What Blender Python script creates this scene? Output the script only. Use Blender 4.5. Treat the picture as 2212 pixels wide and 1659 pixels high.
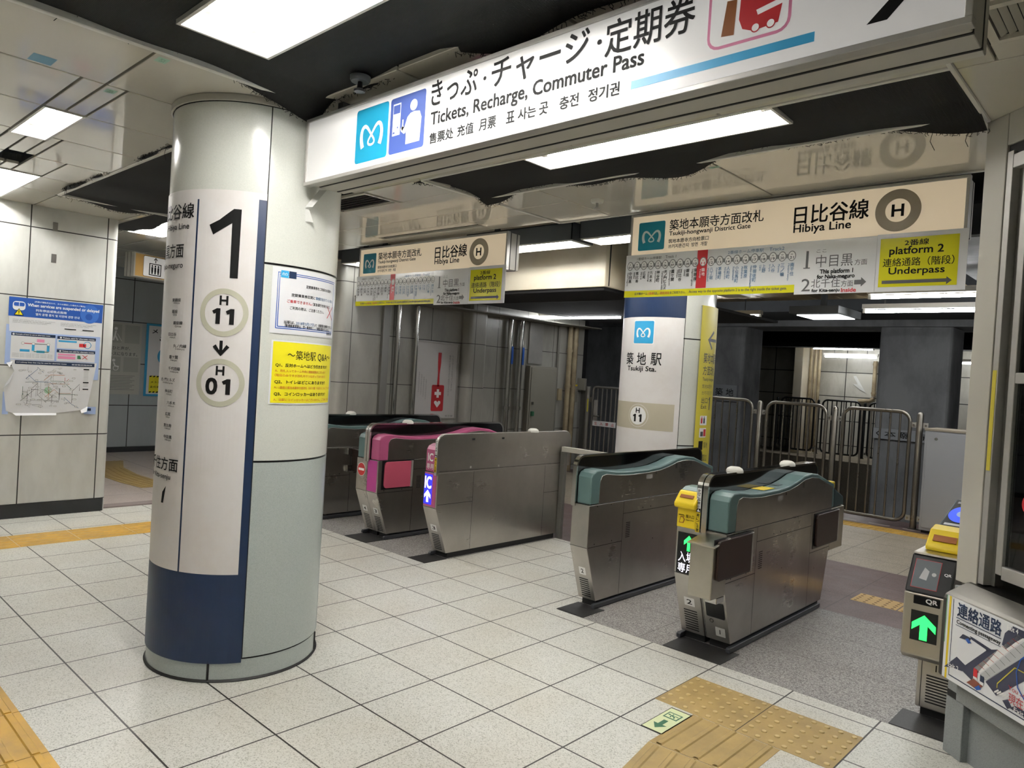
import bpy, bmesh, math, random
from mathutils import Vector, Matrix
for o in list(bpy.data.objects): bpy.data.objects.remove(o)
SC = bpy.context.scene
COL = SC.collection
# ---------------------------------------------------------------- camera, world, exposure
CAM_POS = (2.93945, -1.89287, 1.46916)
YAW, PITCH, ROLL, FPX = -0.7501745, -0.0145462, 0.0617119, 1568.454
f = Vector((math.sin(YAW)*math.cos(PITCH), math.cos(YAW)*math.cos(PITCH), math.sin(PITCH)))
rt = Vector((math.cos(YAW), -math.sin(YAW), 0)); up = rt.cross(f)
ra = rt*math.cos(ROLL)+up*math.sin(ROLL); ua = -rt*math.sin(ROLL)+up*math.cos(ROLL)
cam = bpy.data.cameras.new('camera'); cam.sensor_width = 36; cam.lens = FPX/2212*36
cam.clip_start = .05; cam.clip_end = 200
co = bpy.data.objects.new('camera', cam); COL.objects.link(co)
co.matrix_world = Matrix(((ra.x, ua.x, -f.x, CAM_POS[0]), (ra.y, ua.y, -f.y, CAM_POS[1]), (ra.z, ua.z, -f.z, CAM_POS[2]), (0, 0, 0, 1)))
SC.camera = co
W = bpy.data.worlds.new('world'); SC.world = W; W.use_nodes = True
bg = W.node_tree.nodes['Background']; bg.inputs[0].default_value = (.72, .78, .8, 1); bg.inputs[1].default_value = .12
SC.view_settings.view_transform = 'Standard'; SC.view_settings.look = 'None'
SC.view_settings.exposure = 1.38; SC.view_settings.gamma = 1; SC.view_settings.use_curve_mapping = False
TUBE = 46.0        # strength of the fluorescent tubes in the ceiling
random.seed(7)
# ---------------------------------------------------------------- materials
def lin(c):
    if isinstance(c, str): c = tuple(int(c[i:i+2], 16)/255 for i in (0, 2, 4))
    return tuple(x/12.92 if x <= .04045 else ((x+.055)/1.055)**2.4 for x in c)+(1,)
class NT:
    def __init__(s, m): s.t = m.node_tree; s.n = s.t.nodes; s.l = s.t.links
    def put(s, k, v):
        if hasattr(v, 'is_output'): s.l.new(v, k)
        elif v is not None: k.default_value = v
    def math(s, op, a, b=None, c=None):
        n = s.n.new('ShaderNodeMath'); n.operation = op
        for i, v in enumerate((a, b, c)):
            if v is not None: s.put(n.inputs[i], v)
        return n.outputs[0]
    def pos(s):
        g = s.n.new('ShaderNodeNewGeometry'); x = s.n.new('ShaderNodeSeparateXYZ'); s.l.new(g.outputs['Position'], x.inputs[0])
        return g.outputs['Position'], x.outputs
    def scale(s, v, k):
        n = s.n.new('ShaderNodeVectorMath'); n.operation = 'MULTIPLY'; s.l.new(v, n.inputs[0]); n.inputs[1].default_value = k
        return n.outputs[0]
    def noise(s, v, sc, det=3, rough=.5):
        n = s.n.new('ShaderNodeTexNoise'); n.inputs['Scale'].default_value = sc; n.inputs['Detail'].default_value = det; n.inputs['Roughness'].default_value = rough
        if v is not None: s.l.new(v, n.inputs['Vector'])
        return n.outputs[0]
    def cell(s, v, sc):
        n = s.n.new('ShaderNodeTexVoronoi'); n.inputs['Scale'].default_value = sc; s.l.new(v, n.inputs['Vector'])
        x = s.n.new('ShaderNodeSeparateColor'); s.l.new(n.outputs['Color'], x.inputs[0]); return x.outputs[0]
    def ramp(s, v, stops):
        n = s.n.new('ShaderNodeValToRGB'); e = n.color_ramp.elements
        while len(e) < len(stops): e.new(.5)
        for el, (p, c) in zip(e, stops): el.position = p; el.color = lin(c) if not isinstance(c, float) else (c, c, c, 1)
        s.l.new(v, n.inputs[0]); return n.outputs[0]
    def mix(s, fac, a, b, mode='MIX'):
        n = s.n.new('ShaderNodeMix'); n.data_type = 'RGBA'; n.blend_type = mode
        s.put(n.inputs[0], fac); s.put(n.inputs[6], a); s.put(n.inputs[7], b); return n.outputs[2]
    def line(s, c, per, off, w):
        d = s.math('SUBTRACT', c, off-per/2); d = s.math('DIVIDE', d, per); d = s.math('FRACT', d); d = s.math('SUBTRACT', d, .5); d = s.math('ABSOLUTE', d)
        return s.math('LESS_THAN', d, w/per/2)
    def bump(s, h, st, dist=.01):
        n = s.n.new('ShaderNodeBump'); n.inputs['Strength'].default_value = st; n.inputs['Distance'].default_value = dist; s.l.new(h, n.inputs['Height']); return n.outputs[0]
MATS = {}
def mat(name, col, rough=.5, metal=0., spec=.5, emit=0., fn=None, coat=0.):
    if name in MATS: return MATS[name]
    m = bpy.data.materials.new(name); m.use_nodes = True; b = m.node_tree.nodes['Principled BSDF']
    c = lin(col); b.inputs['Base Color'].default_value = c; b.inputs['Roughness'].default_value = rough
    b.inputs['Metallic'].default_value = metal; b.inputs['Specular IOR Level'].default_value = spec; b.inputs['Coat Weight'].default_value = coat; b.inputs['Coat Roughness'].default_value = .05
    if emit: b.inputs['Emission Color'].default_value = c; b.inputs['Emission Strength'].default_value = emit
    m.diffuse_color = c
    nt = NT(m)
    if fn: fn(nt, b, c)
    elif not emit and not metal:   # every plain surface keeps a little grime of its own
        p, _ = nt.pos(); n = nt.noise(p, 9, 4)
        nt.l.new(nt.mix(nt.math('MULTIPLY', n, .10), c, tuple(x*.72 for x in c[:3])+(1,)), b.inputs['Base Color'])
    MATS[name] = m; return m
def f_floor(a, bcol, spk, per, offx, offy, lw, seam, dirt, amt, cs=230, cut=.3):
    def fn(n, b, c):
        p, x = n.pos()
        s1 = n.ramp(n.cell(p, cs), [(.0, spk), (cut, a), (1., bcol)])
        d = n.math('MULTIPLY', n.ramp(n.noise(p, 1.3, 4), [(.42, 0.), (.75, 1.)]), amt)
        s1 = n.mix(d, s1, lin(dirt))
        tl = n.noise(n.scale(p, (.9, .9, .9)), .8, 1)
        s1 = n.mix(n.math('MULTIPLY', tl, .12), s1, lin(spk))
        L = n.math('MAXIMUM', n.line(x[0], per[0], offx, lw), n.line(x[1], per[1], offy, lw))
        n.l.new(n.mix(L, s1, lin(seam)), b.inputs['Base Color'])
        n.l.new(n.bump(n.math('SUBTRACT', 1, L), .35, .003), b.inputs['Normal'])
        r = n.math('ADD', n.math('MULTIPLY', n.noise(p, 5, 3), .22), b.inputs['Roughness'].default_value-.1)
        n.l.new(r, b.inputs['Roughness'])
    return fn
def f_wall(per, offy, offz, lw, axis=1, seam='2b2a27', grime='93938c', amt=.45, seams2=None):
    def fn(n, b, c):
        p, x = n.pos()
        g = n.noise(n.scale(p, (1.2, 1.2, .5)), 2.2, 5, .65)
        s = n.mix(n.math('MULTIPLY', n.ramp(g, [(.45, 0.), (.8, 1.)]), amt), c, lin(grime))
        L = n.math('MAXIMUM', n.line(x[axis], per[0], offy, lw), n.line(x[2], per[1], offz, lw))
        n.l.new(n.mix(L, s, lin(seam)), b.inputs['Base Color'])
        n.l.new(n.bump(n.math('SUBTRACT', 1, L), .3, .004), b.inputs['Normal'])
    return fn
def f_steel(dirx, tan=None):
    def fn(n, b, c):
        if tan:
            t = n.n.new('ShaderNodeCombineXYZ')
            for i in range(3): t.inputs[i].default_value = tan[i]
            n.l.new(t.outputs[0], b.inputs['Tangent']); b.inputs['Anisotropic'].default_value = .7
        p, x = n.pos()
        st = n.noise(n.scale(p, dirx), 1.0, 3, .6)
        bl = n.noise(p, 3.2, 5, .6)
        n.l.new(n.mix(n.math('MULTIPLY', n.ramp(bl, [(.35, 0.), (.7, 1.)]), .42), c, tuple(q*.6 for q in c[:3])+(1,)), b.inputs['Base Color'])
        r = n.math('ADD', n.math('MULTIPLY', st, .07), n.math('ADD', n.math('MULTIPLY', bl, .26), b.inputs['Roughness'].default_value-.14))
        n.l.new(r, b.inputs['Roughness'])
        n.l.new(n.bump(st, .015, .002), b.inputs['Normal'])
    return fn
def f_speck(a2, sc=260, lo=.4, hi=.6):
    def fn(n, b, c):
        p, x = n.pos()
        n.l.new(n.mix(n.ramp(n.cell(p, sc*2.2), [(.0, 0.), (hi, 1.)]), lin(a2), c), b.inputs['Base Color'])
    return fn
def f_grime(g2, sc=2.5, amt=.6, stretch=(1, 1, 1), lo=.42, hi=.75, bump=0):
    def fn(n, b, c):
        p, x = n.pos(); g = n.noise(n.scale(p, stretch), sc, 6, .65)
        n.l.new(n.mix(n.math('MULTIPLY', n.ramp(g, [(lo, 0.), (hi, 1.)]), amt), c, lin(g2)), b.inputs['Base Color'])
        if bump: n.l.new(n.bump(g, bump, .02), b.inputs['Normal'])
    return fn
def f_film(sc=26, st=.35):
    def fn(n, b, c):
        p, x = n.pos(); g = n.noise(n.scale(p, (1, 1, .45)), sc, 4, .6)
        n.l.new(n.bump(g, st, .004), b.inputs['Normal'])
    return fn
def f_net(n, b, c):
    p, x = n.pos()
    a = n.math('SINE', n.math('MULTIPLY', n.math('ADD', x[0], x[1]), 620)); d = n.math('SINE', n.math('MULTIPLY', n.math('SUBTRACT', x[0], x[1]), 620))
    w = n.math('MULTIPLY', n.math('MULTIPLY', a, d), .5); k = n.math('ADD', w, .5)
    n.l.new(n.mix(k, lin('030303'), lin('161515')), b.inputs['Base Color'])
    n.l.new(n.bump(k, .5, .003), b.inputs['Normal'])
M = dict(
 floor=mat('terrazzo floor tile', 'cfccc3', .42, fn=f_floor('cfcfc7', 'dddcd6', 'a2a299', (.4, .4), 0, 0, .0075, '2e2a26', 'a99878', .30)),
 granite=mat('granite aisle paving', '8b8784', .5, fn=f_floor('8d8a87', 'b3b0ac', '55524f', (5, .5), .7, 2.2, .004, '45413e', '6f665f', .4, 190, .45)),
 purple=mat('purple granite paving', '6a5654', .42, fn=f_floor('66524f', '776260', '4f403e', (.6, .5), 1.2, 3.7, .005, '40302e', '50403c', .3)),
 plat=mat('platform paving', 'a09684', .42, fn=f_floor('a09684', 'b7ad9b', '6c6355', (.6, .4), 1.25, 4.75, .006, '4c453b', '7b715f', .3)),
 passage=mat('passage floor tile', 'b9aea8', .4, fn=f_floor('b9aea8', 'c6bcb6', '9a8f89', (.6, .6), -4.3, .5, .006, '4b4440', '9c8f86', .3)),
 mat=mat('black floor plate', '2c2b2b', .45, fn=f_speck('1b1a1a', 120)),
 tact=mat('yellow tactile tile', 'c59a3c', .5, fn=f_grime('8f7a4a', 5, .7)),
 tact2=mat('ochre tactile tile', 'ab9158', .5, fn=f_grime('8a744a', 6, .7)),
 tact3=mat('pale tactile tile', 'cba766', .5), tactd=mat('lighter dot top', 'c3ab74', .45), dot2=mat('worn and shaded dot', '82663a', .6),  # dot tops lighter than their tile; darker dots carry wear plus painted shading
 wall=mat('white enamel wall panel', 'd4d5d0', .28, fn=f_wall((.59, .583), -.235, .115, .009)),
 wallb=mat('darker enamel wall panel', 'a5a39b', .3, fn=f_wall((.61, .583), 2.98, .08, .008, 1, grime='6f6d66', amt=.6)),  # enamel toned darker and more mottled than the left wall's
 wallg=mat('blue grey passage panel', 'a9afb1', .3, fn=f_wall((.9, .6), 2.0, .07, .012, 1, grime='787c7d', amt=.3)),
 wallo=mat('opposite wall panel', 'b9b7ad', .35, fn=f_wall((.9, .6), -3.3, .2, .02, 0, grime='7d7666', amt=.6)),
 base=mat('black skirting', '26282a', .4),
 ceil=mat('cream ceiling panel', 'd3cfc2', .07, coat=.2), ceilr=mat('grey cream ceiling panel', 'c9c4b5', .15),
 trim=mat('white steel trim', 'd2d0c8', .35), trimd=mat('ceiling joint strip', 'a8a59b', .4),
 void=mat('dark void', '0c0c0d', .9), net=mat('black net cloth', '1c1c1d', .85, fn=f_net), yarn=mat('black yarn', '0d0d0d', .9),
 pil=mat('pillar enamel panel', 'd3d5cd', .2, fn=f_speck('cacdc5', 200)),
 pilg=mat('pillar grey green speckle', 'b1b9b5', .28, fn=f_speck('a0a9a5', 210)), seam=mat('black joint', '191817', .6),
 stick=mat('white pillar sticker', 'dfdcda', .35, fn=f_grime('cfc6be', 4, .5)), navy=mat('navy print', '142a4c', .42), ink=mat('black print', '171717', .6, spec=.15),
 ringc=mat('beige ring print', 'b9b8a4', .4), bandc=mat('beige band print', 'b9b29d', .4),
 white=mat('white print', 'eeeeec', .4), paper=mat('white paper', 'e3e4e6', .45), yellow=mat('yellow paper', 'e8dc22', .4), yel2=mat('yellow board', 'cfc142', .4),
 lam=mat('laminated white sheet', 'e6e7e8', .12, fn=f_film()), lamy=mat('laminated yellow sheet', 'd9d42c', .12, fn=f_film()),
 teal=mat('metro teal print', '1583a4', .4), tealg=mat('metro teal sign', '128299', .4), blue2=mat('indigo pictogram', '3b4f8e', .4), cyan=mat('light blue print', '35a0d2', .4),
 red=mat('red print', 'c22a30', .4), orange=mat('orange print', 'c4702a', .45), brown=mat('brown print', '8f5320', .4), pinkl=mat('pink print', 'e58fb4', .4), green=mat('green print', '2f6b4a', .5),
 grey=mat('grey print', '7b7d7d', .4), grey2=mat('light grey print', 'b8babb', .45), taupe=mat('taupe ring print', 'a79b88', .4), inkg=mat('dark grey print', '4a4a4a', .45), blue=mat('royal blue print', '2254a8', .4), bluel=mat('pale blue paper', 'a9bfe8', .5), inkb=mat('steel blue print', '47729a', .45),
 signw=mat('white sign acrylic', 'dcdbd9', .3, coat=.1), signb=mat('beige sign acrylic', 'ead8ba', .35), signo=mat('amber sign acrylic', 'd9b06a', .35),
 alu=mat('satin aluminium', 'bdbbb6', .4, .6, fn=f_steel((8, 8, 60))), alud=mat('grey aluminium frame', '8f8d89', .4, .8), aluw=mat('pale painted aluminium', 'b9b6ac', .4),
 steel=mat('brushed stainless steel', 'bfbbb5', .29, 1., fn=f_steel((300, 4, 300), (0, 1, 0))), steelf=mat('brushed stainless front', 'bdb8ac', .33, 1., fn=f_steel((4, 300, 300), (1, 0, 0))),
 chrome=mat('polished steel edge', 'c8c6c2', .12, 1.), tube=mat('stainless railing tube', '9c978f', .28, 1., fn=f_steel((6, 6, 3))),
 dark=mat('black rubber plinth', '1d1d1e', .5), rub=mat('dark grey rail', '3a3c40', .35), acr=mat('smoked acrylic', '0a0a0b', .12, coat=.5), blk=mat('black plastic', '131416', .3),
 cap=mat('teal green plastic cap', '57706f', .38), capd=mat('dark teal plastic', '2f4548', .4), pink=mat('magenta plastic cap', 'b3557f', .4), pinkp=mat('magenta panel', 'b33d8c', .4), flapp=mat('pink flap board', 'bd5068', .5), flap=mat('dark brown flap board', '33221d', .4),
 ybin=mat('yellow plastic', 'e3c61d', .4), dome=mat('white sensor dome', 'd9d8d0', .4),
 led_off=mat('black LED panel', '0b0c0c', .4), led_g=mat('green LED', '1fe84a', .5, emit=1.6), led_w=mat('white LED', 'f2ecff', .5, emit=1.0), led_b=mat('blue LED panel', '2222d8', .5, emit=.9), led_c=mat('glowing blue reader', '2447e0', .4, emit=.35),
 tubel=mat('glowing tube', 'fffcf9', .5, emit=TUBE), tubem=mat('glowing duct lamp tube', 'fffcf9', .5, emit=TUBE*.62), tubef=mat('glowing platform tube', 'fbfdff', .5, emit=TUBE*.42), refl=mat('white lamp reflector', 'd8d8d4', .35), lampe=mat('lamp end socket', 'cfcdc6', .4), hous=mat('grey lamp housing', '55585a', .5),
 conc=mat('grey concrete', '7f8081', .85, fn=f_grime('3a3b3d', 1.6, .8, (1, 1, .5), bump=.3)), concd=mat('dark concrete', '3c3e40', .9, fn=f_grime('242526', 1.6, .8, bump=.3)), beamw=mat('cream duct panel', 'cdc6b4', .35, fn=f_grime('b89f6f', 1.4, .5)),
 grime=mat('grimy tunnel wall', '34332f', .9, fn=f_grime('1a1917', 1.8, .8)), pipe=mat('rusty cream pipe', 'a89a7c', .5, fn=f_grime('5c4630', 3, .8)), pipeg=mat('grey pipe', '7d7a72', .5), cab=mat('beige steel cabinet', '8f8b80', .45), cabw=mat('pale grey cabinet', 'a8abb0', .45), cabt=mat('cabinet top', 'a39a8a', .5),
 pgran=mat('grey granite base', '8b8f8f', .45, fn=f_speck('7c8080', 180)), ctop=mat('stainless counter', '66645f', .3, 1., fn=f_steel((40, 40, 40))), room=mat('booth interior', '3d3f40', .7), tape=mat('clear tape', 'cfd0cb', .15), tapeg=mat('green tape', '9fc4ae', .5), tapeb=mat('blue tape', '6fa3bd', .5), lum=mat('pale yellow green board', 'dce3b4', .45), rust=mat('track ballast', '1c1a18', .95),
 wood=mat('desk board', '6b5a45', .5))
def glassm():
    m = bpy.data.materials.new('booth window glass'); m.use_nodes = True; t = m.node_tree; t.nodes.clear()
    o = t.nodes.new('ShaderNodeOutputMaterial'); tr = t.nodes.new('ShaderNodeBsdfTransparent'); tr.inputs[0].default_value = (.78, .8, .79, 1)
    g = t.nodes.new('ShaderNodeBsdfGlossy'); g.inputs['Roughness'].default_value = .02; fr = t.nodes.new('ShaderNodeFresnel'); fr.inputs[0].default_value = 1.5
    mx = t.nodes.new('ShaderNodeMixShader'); t.links.new(fr.outputs[0], mx.inputs[0]); t.links.new(tr.outputs[0], mx.inputs[1]); t.links.new(g.outputs[0], mx.inputs[2]); t.links.new(mx.outputs[0], o.inputs[0]); return m
M['glass'] = glassm()
for k, e in (('signb', .13), ('signw', .10)):      # the overhead signs are backlit, dimly
    q = M[k].node_tree.nodes['Principled BSDF']; q.inputs['Emission Color'].default_value = q.inputs['Base Color'].default_value; q.inputs['Emission Strength'].default_value = e
# ---------------------------------------------------------------- objects
WO = {}
def tag(o, label, cat, group=None, kind=None):
    if label: o['label'] = label
    if cat: o['category'] = cat
    if group: o['group'] = group
    if kind: o['kind'] = kind
    return o
def thing(name, label, cat, loc, group=None):
    o = bpy.data.objects.new(name, None); o.empty_display_size = .1; COL.objects.link(o); o.location = loc; WO[o.name] = Vector(loc)
    return tag(o, label, cat, group)
def finish(o, verts, parent, org=None):
    """places a mesh given in world coordinates under its parent, or at its own base"""
    if parent is not None: base = WO[parent.name]; o.parent = parent
    else:
        xs, ys, zs = zip(*verts); base = Vector(((min(xs)+max(xs))/2, (min(ys)+max(ys))/2, min(zs))) if org is None else Vector(org); o.location = base
    WO[o.name] = base.copy(); return base
class MB:
    def __init__(s): s.v = []; s.f = []; s.m = []; s.mats = []
    def mi(s, m):
        if isinstance(m, str): m = M[m]
        if m not in s.mats: s.mats.append(m)
        return s.mats.index(m)
    def poly(s, pts, m):
        n = len(s.v); s.v += [tuple(p) for p in pts]; s.f.append(tuple(range(n, n+len(pts)))); s.m.append(s.mi(m)); return s
    def box(s, a, b, m):
        x0, x1 = sorted((a[0], b[0])); y0, y1 = sorted((a[1], b[1])); z0, z1 = sorted((a[2], b[2])); n = len(s.v); i = s.mi(m)
        s.v += [(x0, y0, z0), (x1, y0, z0), (x1, y1, z0), (x0, y1, z0), (x0, y0, z1), (x1, y0, z1), (x1, y1, z1), (x0, y1, z1)]
        for q in ((0, 3, 2, 1), (4, 5, 6, 7), (0, 1, 5, 4), (1, 2, 6, 5), (2, 3, 7, 6), (3, 0, 4, 7)): s.f.append(tuple(n+k for k in q)); s.m.append(i)
        return s
    def obox(s, o, u, v, w, m):
        """box from a corner and three edge vectors"""
        o, u, v, w = map(Vector, (o, u, v, w)); n = len(s.v); i = s.mi(m)
        for d in (0, 1):
            for p in (o, o+u, o+u+v, o+v): s.v.append(tuple(p+w*d))
        for q in ((0, 3, 2, 1), (4, 5, 6, 7), (0, 1, 5, 4), (1, 2, 6, 5), (2, 3, 7, 6), (3, 0, 4, 7)): s.f.append(tuple(n+k for k in q)); s.m.append(i)
        return s
    def prism(s, prof, axis, a, b, m):
        """profile (two coordinates) pushed along an axis: 0 gives (y,z), 1 (x,z), 2 (x,y)"""
        def P(p, t): return (t, p[0], p[1]) if axis == 0 else (p[0], t, p[1]) if axis == 1 else (p[0], p[1], t)
        k = len(prof); n = len(s.v); i = s.mi(m)
        s.v += [P(p, a) for p in prof]+[P(p, b) for p in prof]
        s.f.append(tuple(n+j for j in range(k))[::-1]); s.f.append(tuple(n+k+j for j in range(k))); s.m += [i, i]
        for j in range(k): s.f.append((n+j, n+(j+1) % k, n+k+(j+1) % k, n+k+j)); s.m.append(i)
        return s
    def tube(s, path, r, m, n=10, closed=False, cap=True):
        P = [Vector(p) for p in path]; i = s.mi(m); k0 = len(s.v); L = len(P); ref = None
        for j, p in enumerate(P):
            t = (P[(j+1) % L]-P[j-1]) if closed else (P[min(j+1, L-1)]-P[max(j-1, 0)])
            t.normalize()
            if ref is None: ref = Vector((0, 0, 1)) if abs(t.z) < .9 else Vector((1, 0, 0))
            a = (ref-t*ref.dot(t)); a.normalize(); ref = a; b = t.cross(a); rr = r[j] if isinstance(r, (list, tuple)) else r
            for q in range(n): g = 2*math.pi*q/n; s.v.append(tuple(p+a*math.cos(g)*rr+b*math.sin(g)*rr))
        for j in range(L if closed else L-1):
            for q in range(n):
                A = k0+j*n; B = k0+((j+1) % L)*n; s.f.append((A+q, A+(q+1) % n, B+(q+1) % n, B+q)); s.m.append(i)
        if cap and not closed:
            s.f.append(tuple(k0+q for q in range(n))[::-1]); s.f.append(tuple(k0+(L-1)*n+q for q in range(n))); s.m += [i, i]
        return s
    def lathe(s, c, prof, m, n=40, a0=0, a1=360):
        """profile of (radius, z) turned about a vertical axis"""
        full = abs(a1-a0) >= 360; cols = n if full else n+1; k0 = len(s.v); i = s.mi(m)
        for q in range(cols):
            g = math.radians(a0+(a1-a0)*q/n)
            for r, z in prof: s.v.append((c[0]+r*math.cos(g), c[1]+r*math.sin(g), z))
        h = len(prof)
        for q in range(n):
            A = k0+q*h; B = k0+((q+1) % cols)*h
            for j in range(h-1): s.f.append((A+j, B+j, B+j+1, A+j+1)); s.m.append(i)
        return s
    def build(s, name, parent=None, bevel=0, smooth=False, seg=2, org=None):
        me = bpy.data.meshes.new(name); o = bpy.data.objects.new(name, me); COL.objects.link(o)
        b = finish(o, s.v, parent, org)
        me.from_pydata([tuple(Vector(p)-b) for p in s.v], [], s.f)
        for m in s.mats: me.materials.append(m)
        me.polygons.foreach_set('material_index', s.m)
        bm = bmesh.new(); bm.from_mesh(me); bmesh.ops.recalc_face_normals(bm, faces=bm.faces); bm.to_mesh(me); bm.free()
        if smooth:
            me.polygons.foreach_set('use_smooth', [True]*len(me.polygons)); me.set_sharp_from_angle(angle=math.radians(38))
        if bevel:
            md = o.modifiers.new('edges', 'BEVEL'); md.width = bevel; md.segments = seg; md.limit_method = 'ANGLE'; md.angle_limit = math.radians(35)
            md.harden_normals = False
        return o
def struct(o, label=None, cat=None): o['kind'] = 'structure'; return tag(o, label, cat)
# ---------------------------------------------------------------- flat graphics: print, lettering, emblems
_TX = {}
def glyphs(s, bold=0.):
    k = (s, bold)
    if k not in _TX:
        if bold:
            v0, f0 = glyphs(s); v, fa = [], []; d = bold*.75
            for k4, (dx, dy) in enumerate(((d, d), (-d, d), (d, -d), (-d, -d))):
                n = len(v); v += [(x+dx, y+dy, k4*6e-5) for x, y, _ in v0]; fa += [tuple(n+j for j in q) for q in f0]
            _TX[k] = (v, fa); return _TX[k]
        cu = bpy.data.curves.new('t', 'FONT'); cu.body = s; cu.size = 1; cu.resolution_u = 3
        ob = bpy.data.objects.new('t', cu); COL.objects.link(ob); dg = bpy.context.evaluated_depsgraph_get(); dg.update()
        me = bpy.data.meshes.new_from_object(ob.evaluated_get(dg)); v = [(q.co.x, q.co.y, 0.) for q in me.vertices]; fa = [tuple(p.vertices) for p in me.polygons]
        bpy.data.objects.remove(ob); bpy.data.curves.remove(cu); bpy.data.meshes.remove(me); _TX[k] = (v, fa)
    return _TX[k]
def plane(o, u, v, nrm):
    o, u, v, nrm = map(Vector, (o, u, v, nrm)); return lambda a, b, w: o+u*a+v*b+nrm*w
def cyl(cx, cy, R, th0): return lambda a, b, w: Vector((cx+(R+w)*math.cos(math.radians(th0)+a/R), cy+(R+w)*math.sin(math.radians(th0)+a/R), b))
class G:
    """print on one surface; every later layer lies a hair above the one before"""
    def __init__(s, frame, step=.0007, bend=False, base=.0): s.fr = frame; s.v = []; s.f = []; s.m = []; s.mats = []; s.k = 0; s.step = step; s.bend = bend; s.base = base
    def mi(s, m):
        m = M[m] if isinstance(m, str) else m
        if m not in s.mats: s.mats.append(m)
        return s.mats.index(m)
    def add(s, pts, faces, m, layer):
        n = len(s.v); s.v += [(p[0], p[1], s.base+layer*s.step+(p[2] if len(p) > 2 else 0)) for p in pts]; i = s.mi(m)
        for fc in faces: s.f.append(tuple(n+j for j in fc)); s.m.append(i)
        return s
    def poly(s, pts, m, L=1): return s.add(pts, [tuple(range(len(pts)))], m, L)
    def rect(s, x0, y0, x1, y1, m, L=1):
        return s.poly([(x0, y0), (x1, y0), (x1, y1), (x0, y1)], m, L)
    def rrect(s, x0, y0, x1, y1, r, m, L=1):
        p = []
        for cx, cy, a in ((x1-r, y1-r, 0), (x0+r, y1-r, 90), (x0+r, y0+r, 180), (x1-r, y0+r, 270)):
            for k in range(5): g = math.radians(a+k*22.5); p.append((cx+r*math.cos(g), cy+r*math.sin(g)))
        return s.poly(p, m, L)
    def disc(s, x, y, r, m, L=1, n=36, ry=None): return s.poly([(x+r*math.cos(2*math.pi*k/n), y+(ry or r)*math.sin(2*math.pi*k/n)) for k in range(n)], m, L)
    def ring(s, x, y, r0, r1, m, L=1, n=48):
        p = [(x+r*math.cos(2*math.pi*k/n), y+r*math.sin(2*math.pi*k/n)) for k in range(n) for r in (r0, r1)]
        return s.add(p, [(2*k, 2*k+1, (2*k+3) % (2*n), (2*k+2) % (2*n)) for k in range(n)], m, L)
    def stroke(s, pts, w, m, L=1):
        """ribbon of constant or varying width along a line"""
        P = [Vector(p) for p in pts]; q = []
        for j, p in enumerate(P):
            t = P[min(j+1, len(P)-1)]-P[max(j-1, 0)]; t.normalize(); nn = Vector((-t.y, t.x)); h = (w[j] if isinstance(w, list) else w)/2
            q += [(*(p+nn*h), j*4e-6), (*(p-nn*h), j*4e-6)]
        return s.add(q, [(2*j, 2*j+1, 2*j+3, 2*j+2) for j in range(len(P)-1)], m, L)
    def text(s, t, x0, y0, x1, y1, m, bold=0., L=2, rot=False):
        """lettering fitted into a rectangle"""
        v, fa = glyphs(t, bold)
        if not v: return s
        if rot: v = [(q[1], -q[0], q[2]) for q in v]
        ax, bx = min(q[0] for q in v), max(q[0] for q in v); ay, by = min(q[1] for q in v), max(q[1] for q in v)
        sx = (x1-x0)/max(bx-ax, 1e-6); sy = (y1-y0)/max(by-ay, 1e-6)
        if t == '1': sx = sy; x0 = (x0+x1)/2-(bx-ax)*sx/2
        return s.add([(x0+(q[0]-ax)*sx, y0+(q[1]-ay)*sy, q[2]) for q in v], fa, m, L)
    def vtext(s, t, x, y, w, h, m, bold=0., L=2):
        """upright characters set one under another from (x,y) downwards"""
        for ch in t:
            if ch == 'ー': s.rect(x+w*.42, y-h*.9, x+w*.58, y-h*.1, m, L)
            else: s.text(ch, x+w*.06, y-h*.94, x+w*.94, y-h*.06, m, bold, L)
            y -= h
        return s
    def metro(s, x0, y0, x1, y1, bgm, L=1, fgm='white', r=None):
        """the operator's square mark: a looped ribbon forming a letter M"""
        w, h = x1-x0, y1-y0
        if bgm: s.rrect(x0, y0, x1, y1, min(w, h)*.06 if r is None else r, bgm, L)
        K = [(.235, .27), (.19, .40), (.185, .53), (.225, .63), (.30, .66), (.375, .62), (.44, .55), (.50, .48), (.56, .42), (.595, .365), (.575, .315), (.50, .295), (.425, .315), (.405, .365), (.44, .42), (.50, .48), (.56, .55), (.625, .62), (.70, .66), (.775, .63), (.815, .53), (.81, .40), (.765, .27)]
        pts = []
        for j in range(len(K)-1):
            p0, p1, p2, p3 = K[max(j-1, 0)], K[j], K[j+1], K[min(j+2, len(K)-1)]
            for t in (0, .33, .66): pts.append(tuple(.5*((2*p1[i])+(-p0[i]+p2[i])*t+(2*p0[i]-5*p1[i]+4*p2[i]-p3[i])*t*t+(-p0[i]+3*p1[i]-3*p2[i]+p3[i])*t**3) for i in (0, 1)))
        pts.append(K[-1]); n = len(pts); ws = [ (.105-.06*min(1, 3.2*min(j, n-1-j)/n))*w for j in range(n)]
        return s.stroke([(x0+p[0]*w, y0+p[1]*h) for p in pts], ws, fgm, L+1)
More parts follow.
